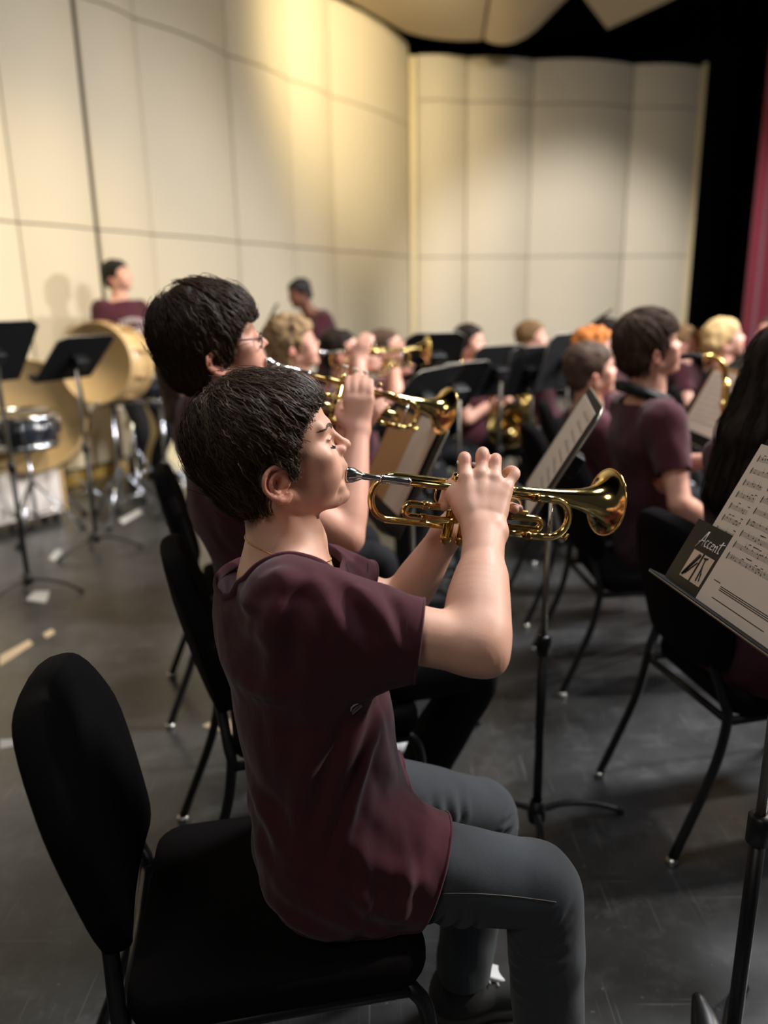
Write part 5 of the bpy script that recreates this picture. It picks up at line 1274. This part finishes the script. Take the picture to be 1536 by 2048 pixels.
# ================================================================== music stands
def stand(label, dc, yaw, w=.25, h=.17, tilt_deg=62, lip=.05, edge='stand_edge', base_at=None, base_rot=0.0, group='music stands', feet=True, corner=.05, plate=None):
    """orchestra stand: dc = centre of the desk; the player sits on the side away from yaw"""
    dc = np.asarray(dc, float); yaw = math.radians(yaw); f = V(math.cos(yaw), math.sin(yaw), 0); l = V(-math.sin(yaw), math.cos(yaw), 0); a = math.radians(tilt_deg)
    u_ = f * math.cos(a) + V(0, 0, math.sin(a)); nn_ = nrm(np.cross(l, u_)); nn_ = nn_ if nn_ @ f < 0 else -nn_      # towards the player
    bx = dc[:2] + f[:2] * .035 if base_at is None else np.asarray(base_at)[:2]
    root = empty('music_stand', (bx[0], bx[1], 0)); B0 = V(bx[0], bx[1], 0)
    def D(x, y, z=0.): return dc + l * x + u_ * y + nn_ * z - B0
    lw = w; w = plate or w; poly = [(-w, -h), (w, -h), (w * 1.0, h - corner * .6), (w - corner, h), (-w + corner, h), (-w, h - corner * .6)]
    m = MB(); m.prism(poly, D(0, 0), -l if np.cross(-l, u_) @ nn_ < 0 else l, u_, -.003); desk = m.build('desk', 'stand_metal', root)
    rim_pts = [D(-w, -h), D(-w, h - corner * .6), D(-w + corner, h), D(w - corner, h), D(w, h - corner * .6), D(w, -h)]; w = lw
    m = MB(); m.prism([(-w, -.004), (w, -.004), (w, lip), (w - .012, lip + .006), (-w + .012, lip + .006), (-w, lip)], D(0, -h), l, nn_, .003); lp_ = m.build('lip', 'stand_metal', desk)
    pts = [D(-w, -h, .012)] + [D(-w + .012 * (1 - math.cos(q)), -h, lip - .008 + .012 * math.sin(q)) for q in np.linspace(.3, 1.57, 4)] + [D(w - .012, -h, lip + .005), D(w, -h, lip - .006), D(w, -h, .012)]
    MB().tube(pts, .0022, 6).build('lip_edge', edge, lp_)
    MB().tube(rim_pts, .0025, 6).build('rim', edge, desk)
    nk = dc - nn_ * .03 - B0; MB().box(nk, (.03, .045, .03), np.stack([nn_, l, u_], 1), .006).build('bracket', 'black_metal', root)
    top = V(0, 0, dc[2] - .03); tp = nk * .8
    MB().tube([V(0, 0, dc[2] * .48), V(0, 0, dc[2] - .06), tp], .0085, 10).build('inner_pole', 'stand_edge', root)
    MB().tube([V(0, 0, .05), V(0, 0, dc[2] * .55)], .0125, 12).build('pole', 'black_metal', root)
    MB().lathe([(0, .0125), (.004, .019), (.05, .019), (.056, .0125)], V(0, 0, dc[2] * .52), V(0, 0, 1), 14).build('clutch', 'black_metal', root)
    if feet:
        MB().lathe([(0, .022), (.02, .026), (.06, .018)], V(0, 0, .045), V(0, 0, 1), 14).build('hub', 'black_metal', root)
        for k in range(3):
            q = yaw + base_rot + 2 * math.pi * k / 3; e = V(math.cos(q), math.sin(q), 0); sd = V(-e[1], e[0], 0)
            lg = MB(); lg.tube(spline([e * .012 + V(0, 0, .075), e * .09 + sd * .012 + V(0, 0, .068), e * .19 + sd * .014 + V(0, 0, .042), e * .265 + V(0, 0, .013)], 5), .010, 8, flat=.7); o = lg.build('leg', 'black_metal', root)
            MB().ball(e * .265 + V(0, 0, .012), .012, 6).build('foot', 'rubber', o)
    tag(root, label, 'music stand', group); return dict(root=root, D=D, B0=B0, l=l, u=u_, n=nn_, w=w, h=h, lip=lip)
def sheet(st, name, label, cat, x0, x1, y0, y1, off, m, group=None, thick=.0012, skew=0.):
    """sheet or folder leaning on a desk, x to the player's left, measured from the desk centre"""
    o = st['D'](0, 0) + st['B0']; mb = MB(); B0 = o
    c = [(x0, y0), (x1, y0), (x1 + skew, y1), (x0 + skew, y1)]
    ex, ey = (st['l'], st['u']) if np.cross(st['l'], st['u']) @ st['n'] > 0 else (-st['l'], st['u'])
    if ex is not st['l']: c = [(-x, y) for x, y in c]
    if np.cross(ex, ey) @ st['n'] < 0: pass
    mb.prism(c, st['n'] * off, ex, ey, thick); ob = mb.build(name, m); ob.location = o
    tag(ob, label, cat, group); return ob
def music_print(ob, st, x0, x1, y0, y1, off, staves, seed, margin=.012):
    """staves, notes and text lines printed on a page"""
    r = random.Random(seed); mb = MB(); l, u_, n_ = st['l'], st['u'], st['n']
    def rect(xa, xb, ya, yb): 
        mb.add([l * xa + u_ * ya + n_ * off, l * xb + u_ * ya + n_ * off, l * xb + u_ * yb + n_ * off, l * xa + u_ * yb + n_ * off], [(0, 1, 2, 3)])
    W = x1 - x0; y = y1 - .022
    for k in range(staves):
        for i in range(5): rect(x0 + margin, x1 - margin, y - i * .0017, y - i * .0017 + .0003)
        rect(x1 - margin - .0035, x1 - margin - .002, y - .009, y + .003)                # clef (starts at the player's left)
        x = x1 - margin - .012
        while x > x0 + margin + .006:
            v = r.random(); hgt = r.uniform(-.006, .002)
            if v < .75:
                rect(x - .0022, x, y + hgt - .0016, y + hgt); rect(x - .0003, x, y + hgt, y + hgt + .006)
                if v < .3: rect(x - .006, x, y + hgt + .0055, y + hgt + .0066)
            x -= r.uniform(.005, .010)
        if r.random() < .5: rect(x1 - margin - .06, x1 - margin - .045, y + .006, y + .0072)
        y -= (y1 - y0 - .045) / staves
    o = mb.build('printed_music', 'ink', ob); return o

# the big stand at the right, facing the front boy
L0 = G(1305, 1160, .905); yawS = 7.35; fS = basis(math.radians(yawS))[:, 0]; eS = -basis(math.radians(yawS))[:, 1]
STC = L0 + eS * .265 + fS * .030 + (fS * math.cos(math.radians(62)) + V(0, 0, math.sin(math.radians(62)))) * .165
ST = stand('black music stand at the right edge holding sheet music and a black folder', STC, yawS, w=.265, h=.165, tilt_deg=62, lip=.044, base_at=L0 + eS * .27 + fS * .075, base_rot=.9, corner=.05, plate=.222)
fd = sheet(ST, 'music_folder', 'small black printed folder tucked behind the pages on the right stand', 'folder', .075, .258, -.163, -.043, .012, 'folder_black', thick=.002)
s0 = sheet(ST, 'sheet_music', 'rear page of sheet music standing behind the black folder', 'sheet music', .007, .223, -.163, .116, .006, 'paper', 'sheet music pages')
s1_ = sheet(ST, 'sheet_music', 'front page of sheet music on the right stand with copyright lines', 'sheet music', -.071, .145, -.163, .116, .0165, 'paper', 'sheet music pages')
bk_ = sheet(ST, 'manila_folder', 'tan manila folder peeking above the pages on the right stand', 'folder', -.16, .180, -.155, .150, .003, 'manila')
music_print(s0, ST, .007, .223, -.155, .116, .0076, 10, 3); music_print(s1_, ST, -.071, .145, -.115, .116, .0181, 9, 4)
def cover_print():
    l, u_, n_ = ST['l'], ST['u'], ST['n']; off = .0145
    def Q(x, y): return l * (.258 - x) + u_ * (-.163 + y) + n_ * off
    # script title, joined strokes
    tw = MB(); S0 = .62
    W_ = [[(0, -.3), (.35, .35), (.75, 1.35), (.85, 1.4), (.82, .8), (.78, 0)], [(.1, .25), (.5, .45), (.95, .5)],
          [(1.45, .62), (1.25, .66), (1.1, .35), (1.2, .05), (1.5, .12)], [(1.95, .62), (1.75, .66), (1.6, .35), (1.7, .05), (2.0, .14)],
          [(2.1, .32), (2.4, .42), (2.42, .62), (2.2, .6), (2.1, .3), (2.2, .05), (2.5, .14)], [(2.65, .6), (2.68, .0), (2.7, .4), (2.95, .62), (3.0, .4), (2.98, .05), (3.1, .1)],
          [(3.45, 1.15), (3.35, .4), (3.4, .05), (3.6, .12)], [(3.1, .78), (3.4, .86), (3.85, .98)]]
    for st_ in W_: tw.tube([Q(.034 + .0185 * x, .080 + .0200 * y) for x, y in st_], .0011, 5)
    tw.build('title_lettering', 'white_print', fd)
    for k, (xa, xb) in enumerate(((.036, .066), (.071, .101))):
        pm = MB(); pm.add([Q(xa, .018), Q(xb, .018), Q(xb, .070), Q(xa, .070)], [(0, 1, 2, 3)]); pic = pm.build('cover_picture', 'paper_back', fd)
        q = MB(); n2 = n_ * .0006
        if k == 0: q.tube([Q(xa + .006, .022) + n2, Q(xb - .004, .066) + n2], [.0022, .0032], 5); q.tube([Q(xa + .012, .026) + n2, Q(xb - .001, .052) + n2], .0012, 5)
        else:
            q.tube([Q(xa + .008, .066) + n2, Q(xa + .012, .045) + n2, Q(xa + .014, .024) + n2], .0012, 5); q.tube([Q(xa + .004, .064) + n2, Q(xa + .014, .066) + n2], .0016, 5); q.tube([Q(xa + .012, .05) + n2, Q(xb - .008, .026) + n2, Q(xb - .012, .04) + n2], .0009, 5)
        q.build('picture_lines', 'ink', pic)
cover_print()
tl = MB(); l, u_, n_v = ST['l'], ST['u'], ST['n']
for yy, xa, xb in ((-.120, .110, .128), (-.124, -.05, .105), (-.127, -.05, .105), (-.130, -.05, .105), (-.146, -.03, .110)):
    tl.add([l * xa + u_ * yy + n_v * .0181, l * xb + u_ * yy + n_v * .0181, l * xb + u_ * (yy + .0012) + n_v * .0181, l * xa + u_ * (yy + .0012) + n_v * .0181], [(0, 1, 2, 3)])
tl.build('copyright_lines', 'ink', s1_)

# stand between the front boys and the saxophonist, seen edge-on
bs = G(1072, 1650, .03)
S2 = stand('music stand seen edge-on with pages between the front trumpet and the saxophonist', P(1116, 910, 1.95), -11, tilt_deg=60, base_at=bs, base_rot=.5)
pg = sheet(S2, 'sheet_music', 'page leaning on the edge-on stand behind the front trumpet', 'sheet music', -.20, .19, -.14, .15, .005, 'paper', 'sheet music pages'); music_print(pg, S2, -.20, .0, -.14, .15, .0066, 9, 5)
S3 = stand('music stand with tan folder behind the trumpet of the boy with glasses', P(800, 925, 2.25), 14, tilt_deg=64, base_rot=.3)
fo = sheet(S3, 'manila_folder', 'tan manila folder on the stand behind the second trumpet', 'folder', -.04, .235, -.12, .14, .005, 'manila')
p3 = sheet(S3, 'sheet_music', 'pale page beside the tan folder behind the second trumpet', 'sheet music', -.20, -.03, -.12, .15, .008, 'paper', 'sheet music pages')
S4 = stand('music stand with a pale page right of the saxophone', P(1430, 815, 3.15), 0, tilt_deg=64)
fo = sheet(S4, 'manila_folder', 'tan folder behind the page right of the saxophone', 'folder', -.18, .19, -.12, .165, .004, 'manila'); p4 = sheet(S4, 'sheet_music', 'pale page on the stand right of the saxophone', 'sheet music', -.15, .17, -.12, .145, .008, 'paper', 'sheet music pages'); music_print(p4, S4, -.15, .17, -.12, .145, .0096, 9, 8)
stand('tilted black music stand left of the dark bobbed clarinettist', P(866, 712, 3.95), -66, tilt_deg=68, w=.172, h=.127)
stand('black music stand, left one of the twin stands before the clarinettist', P(994, 742, 4.35), -58, tilt_deg=74, w=.185, h=.15)
stand('black music stand, right one of the twin stands with the raised horn behind', P(1056, 742, 4.5), -52, tilt_deg=74, w=.185, h=.15)
stand('low black music stand in front of the brass bell of the second trumpet', P(908, 775, 3.7), -48, tilt_deg=55, w=.19, h=.15)
stand('low black music stand leaning left of the second trumpet bell', P(842, 792, 3.45), -30, tilt_deg=50)
stand('black music stand left of the ginger-haired player', P(1126, 722, 4.55), -40, tilt_deg=72)
stand('flat black music stand high up at the very back beside a dark-haired player', P(1178, 654, 5.0), -20, tilt_deg=40)
stand('black music stand by the left wall left of the wooden drum', P(152, 716, 4.35), -24, tilt_deg=46, w=.215, base_at=G(195, 1098), base_rot=.4)
stand('black music stand cut by the left edge of the picture', P(-22, 706, 3.55), -24, tilt_deg=56, w=.23, base_at=G(60, 1186), base_rot=.4)
stand('dark music stand in front of the man in the grey jacket', P(1490, 716, 3.95), -20, tilt_deg=40)
stand('black music stand behind the head of the trumpeter with glasses', P(534, 650, 5.6), 10, tilt_deg=60)

# ================================================================== percussion by the left wall
def tripod(root, c, h, r=.26, rot=0.0, m='chrome'):
    MB().tube([c + V(0, 0, .10), c + V(0, 0, h)], .012, 10).build('pole', m, root)
    for k in range(3):
        q = rot + 2 * math.pi * k / 3; e = V(math.cos(q), math.sin(q), 0)
        lg = MB(); lg.tube([c + V(0, 0, .36), c + e * r + V(0, 0, .014)], .0085, 8); o = lg.build('leg', m, root); MB().tube([c + V(0, 0, .13), c + e * r * .55 + V(0, 0, .17)], .006, 6).build('brace', m, root)
        MB().box(c + e * r + V(0, 0, .012), (.02, .012, .012), np.array([[e[0], -e[1], 0], [e[1], e[0], 0], [0, 0, 1]]), .004).build('foot', 'rubber', o)
def drum(name, label, c, ax, rad, dep, shell, headm, hoop, lugs=8, group=None, tri=None, cat='drum', stand_h=None, lug_m='chrome'):
    c = np.asarray(c, float); ax = nrm(ax); fl_ = V(c[0], c[1], 0); root = empty(name, tuple(fl_)); o = c - fl_
    MB().lathe([(-dep / 2, rad * .97), (-dep / 2, rad), (dep / 2, rad), (dep / 2, rad * .97)], o, ax, 40).build('shell', shell, root)
    for s_ in (-1, 1):
        MB().lathe([(0, .0), (.001, rad * .985), (.004, rad * .985)] if s_ > 0 else [(-.004, rad * .985), (-.001, rad * .985), (0, .0)], o + ax * (dep / 2 * s_), ax, 40).build('head', headm, root)
        MB().lathe([(-.018, rad * 1.0), (-.018, rad * 1.03), (.018, rad * 1.03), (.018, rad * .985), (.010, rad * .985)], o + ax * (dep / 2 * s_), ax, 40).build('hoop', hoop, root)
    ref = V(0, 0, 1) if abs(ax[2]) < .9 else V(1, 0, 0); u1 = nrm(np.cross(ref, ax)); u2 = np.cross(ax, u1)
    for k in range(lugs):
        q = 2 * math.pi * (k + .5) / lugs; e = math.cos(q) * u1 + math.sin(q) * u2
        MB().box(o + e * (rad + .010), (.010, .008, dep * .22), np.stack([e, np.cross(ax, e), ax], 1), .003).build('lug', lug_m, root)
        MB().tube([o + e * (rad + .014) - ax * dep * .5, o + e * (rad + .014) + ax * dep * .5], .003, 6).build('tension_rod', lug_m, root)
    if stand_h:
        tripod(root, V(0, 0, 0) if tri is None else np.asarray(tri) - fl_, stand_h, .27, .5)
        for k in range(3):
            q = .5 + 2 * math.pi * k / 3; e = V(math.cos(q), math.sin(q), 0); t_ = V(0, 0, stand_h - .02) + (V(0, 0, 0) if tri is None else np.asarray(tri) - fl_)
            MB().tube([t_, t_ + e * rad * .75 + V(0, 0, .02), t_ + e * rad * .95 + V(0, 0, .06)], .007, 6).build('basket_arm', 'chrome', root)
    tag(root, label, cat, group); return root
sn = P(48, 858, 4.75); drum('snare_drum', 'dark snare drum with chrome lugs at the left edge of the picture', sn, (.03, -.05, 1), .19, .17, 'drum_shell_dark', 'drum_head_white', 'chrome', 8, 'drums', cat='drum', stand_h=sn[2] - .10)
sn2 = P(318, 772, 5.3); drum('snare_drum', 'snare drum half hidden left of the trumpeter with glasses', sn2, (.05, -.05, 1), .19, .15, 'drum_shell_dark', 'drum_head_white', 'chrome', 8, 'drums', stand_h=sn2[2] - .09)
cd = P(214, 728, 5.0); drum('concert_drum', 'tan wooden drum on its side behind the left music stand', cd, nrm(V(-.22, -.95, .10)), .25, .24, 'drum_wood', 'drum_head', 'drum_wood', 10, 'drums', stand_h=cd[2] - .25, lug_m='drum_wood_dark')
bdm = P(58, 838, 5.1); drum('bass_drum', 'large tan bass drum behind the snare at the left edge', bdm, nrm(V(.30, -.93, .25)), .36, .30, 'drum_pale', 'drum_pale', 'drum_wood', 10, 'drums', stand_h=.5, lug_m='drum_wood_dark')
def crate(name, label, c, hx, hy, z0, z1, yaw, m, endm, cat):
    R = basis(math.radians(yaw)); root = empty(name, (c[0], c[1], 0), math.radians(yaw))
    MB().box((0, 0, (z0 + z1) / 2), (hx - .012, hy, (z1 - z0) / 2), None, .008).build('body', m, root)
    MB().box((0, 0, z1 + .012), (hx + .01, hy + .012, .012), None, .005).build('top_board', 'cream_lacquer', root)
    for s_ in (-1, 1): MB().box((s_ * hx, 0, (z0 + z1) / 2), (.014, hy + .004, (z1 - z0) / 2), None, .004).build('end_board', endm, root)
    for sx in (-1, 1):
        for sy in (-1, 1): MB().box((sx * (hx - .05), sy * (hy - .04), z0 / 2), (.02, .02, z0 / 2)).build('foot', 'rubber', root)
    tag(root, label, cat); return root
crate('percussion_bench', 'low cream bench with tan end boards below the snare at left', (-2.50, 4.90), .36, .13, .06, .38, 50, 'cream_pale', 'drum_wood', 'bench')
cc = G(308, 935); crate('cream_cabinet', 'tall cream cabinet beside the standing percussionist', (-1.86, 6.42), .12, .13, .05, .72, 60, 'cream_lacquer', 'cream_lacquer', 'cabinet')
cy = empty('hardware_stand', tuple(G(135, 1030))); tripod(cy, V(0, 0, 0), .95, .34, .2); tag(cy, 'chrome hardware tripod between the left music stand and the snare', 'stand')
for px, py, hh, rr_, ro, lb in ((278, 985, .55, .22, .9, 'short chrome tripod under the wooden drum near the wall'),):
    t_ = empty('hardware_stand', tuple(G(px, py))); tripod(t_, V(0, 0, 0), hh, rr_, ro); tag(t_, lb, 'stand')

# ================================================================== marks on the floor
def tape(label, pts, m, z=.0015):
    q = [G(*p) for p in pts]; c = np.mean(q, 0); mb = MB(); mb.add([p - c + V(0, 0, z) for p in q] + [p - c for p in q], [(0, 1, 2, 3)[::-1] if np.cross(q[1] - q[0], q[2] - q[0])[2] < 0 else (0, 1, 2, 3)] + [(i, (i + 1) % 4, 4 + (i + 1) % 4, 4 + i) for i in range(4)])
    o = mb.build('floor_mark', m); o.location = c; tag(o, label, 'tape', 'tape marks on the floor')
tape('white strip right of the left-edge stand foot', [(98, 1118), (112, 1098), (126, 1102), (110, 1122)], 'mark_white')  # flat pale quads lying on the floor, here and just below
tape('white patch under the left-edge music stand', [(52, 1200), (70, 1182), (100, 1182), (92, 1206)], 'mark_white')
tape('pale strip on the floor under the wooden drum', [(238, 1040), (278, 1018), (284, 1026), (246, 1048)], 'mark_white')
tape('tan tape strip on the floor above the foreground chair back', [(0, 1312), (58, 1280), (66, 1288), (0, 1332)], 'tape_tan')
tape('tan tape patch on the floor behind the front boy', [(404, 1452), (430, 1440), (482, 1438), (482, 1474), (420, 1470)][:4], 'tape_tan')
tape('white tape strip at the left edge beside the chair back', [(0, 1480), (30, 1478), (30, 1492), (0, 1498)], 'mark_white')
tape('small tan tape mark left of the front chair', [(86, 1268), (104, 1258), (110, 1266), (92, 1276)], 'tape_tan')
tape('grey tape arrow under the right music stand', [(1320, 1262), (1336, 1240), (1350, 1258), (1330, 1268)], 'mark_white')
# rounded black thing at the lower right: unidentified, a plain tapered shape
mk = P(1402, 2030, 1.42); K = Shape(); K.chain([G(1420, 2120, .05), P(1415, 2060, 1.46), P(1398, 2000, 1.50)], [.032, .030, .014], k=.02)
v, q = K.surface(res=.005); v[:, 2] = np.maximum(v[:, 2], 0.002); ctr = V(v[:, 0].mean(), v[:, 1].mean(), 0)
mb_ = bpy.data.objects.new('instrument_mute', arr_mesh('instrument_mute', v - ctr, q, 'black_metal')); col.objects.link(mb_); mb_.location = ctr; tag(mb_, 'rounded dark glossy object at the lower right corner of the floor', 'object')
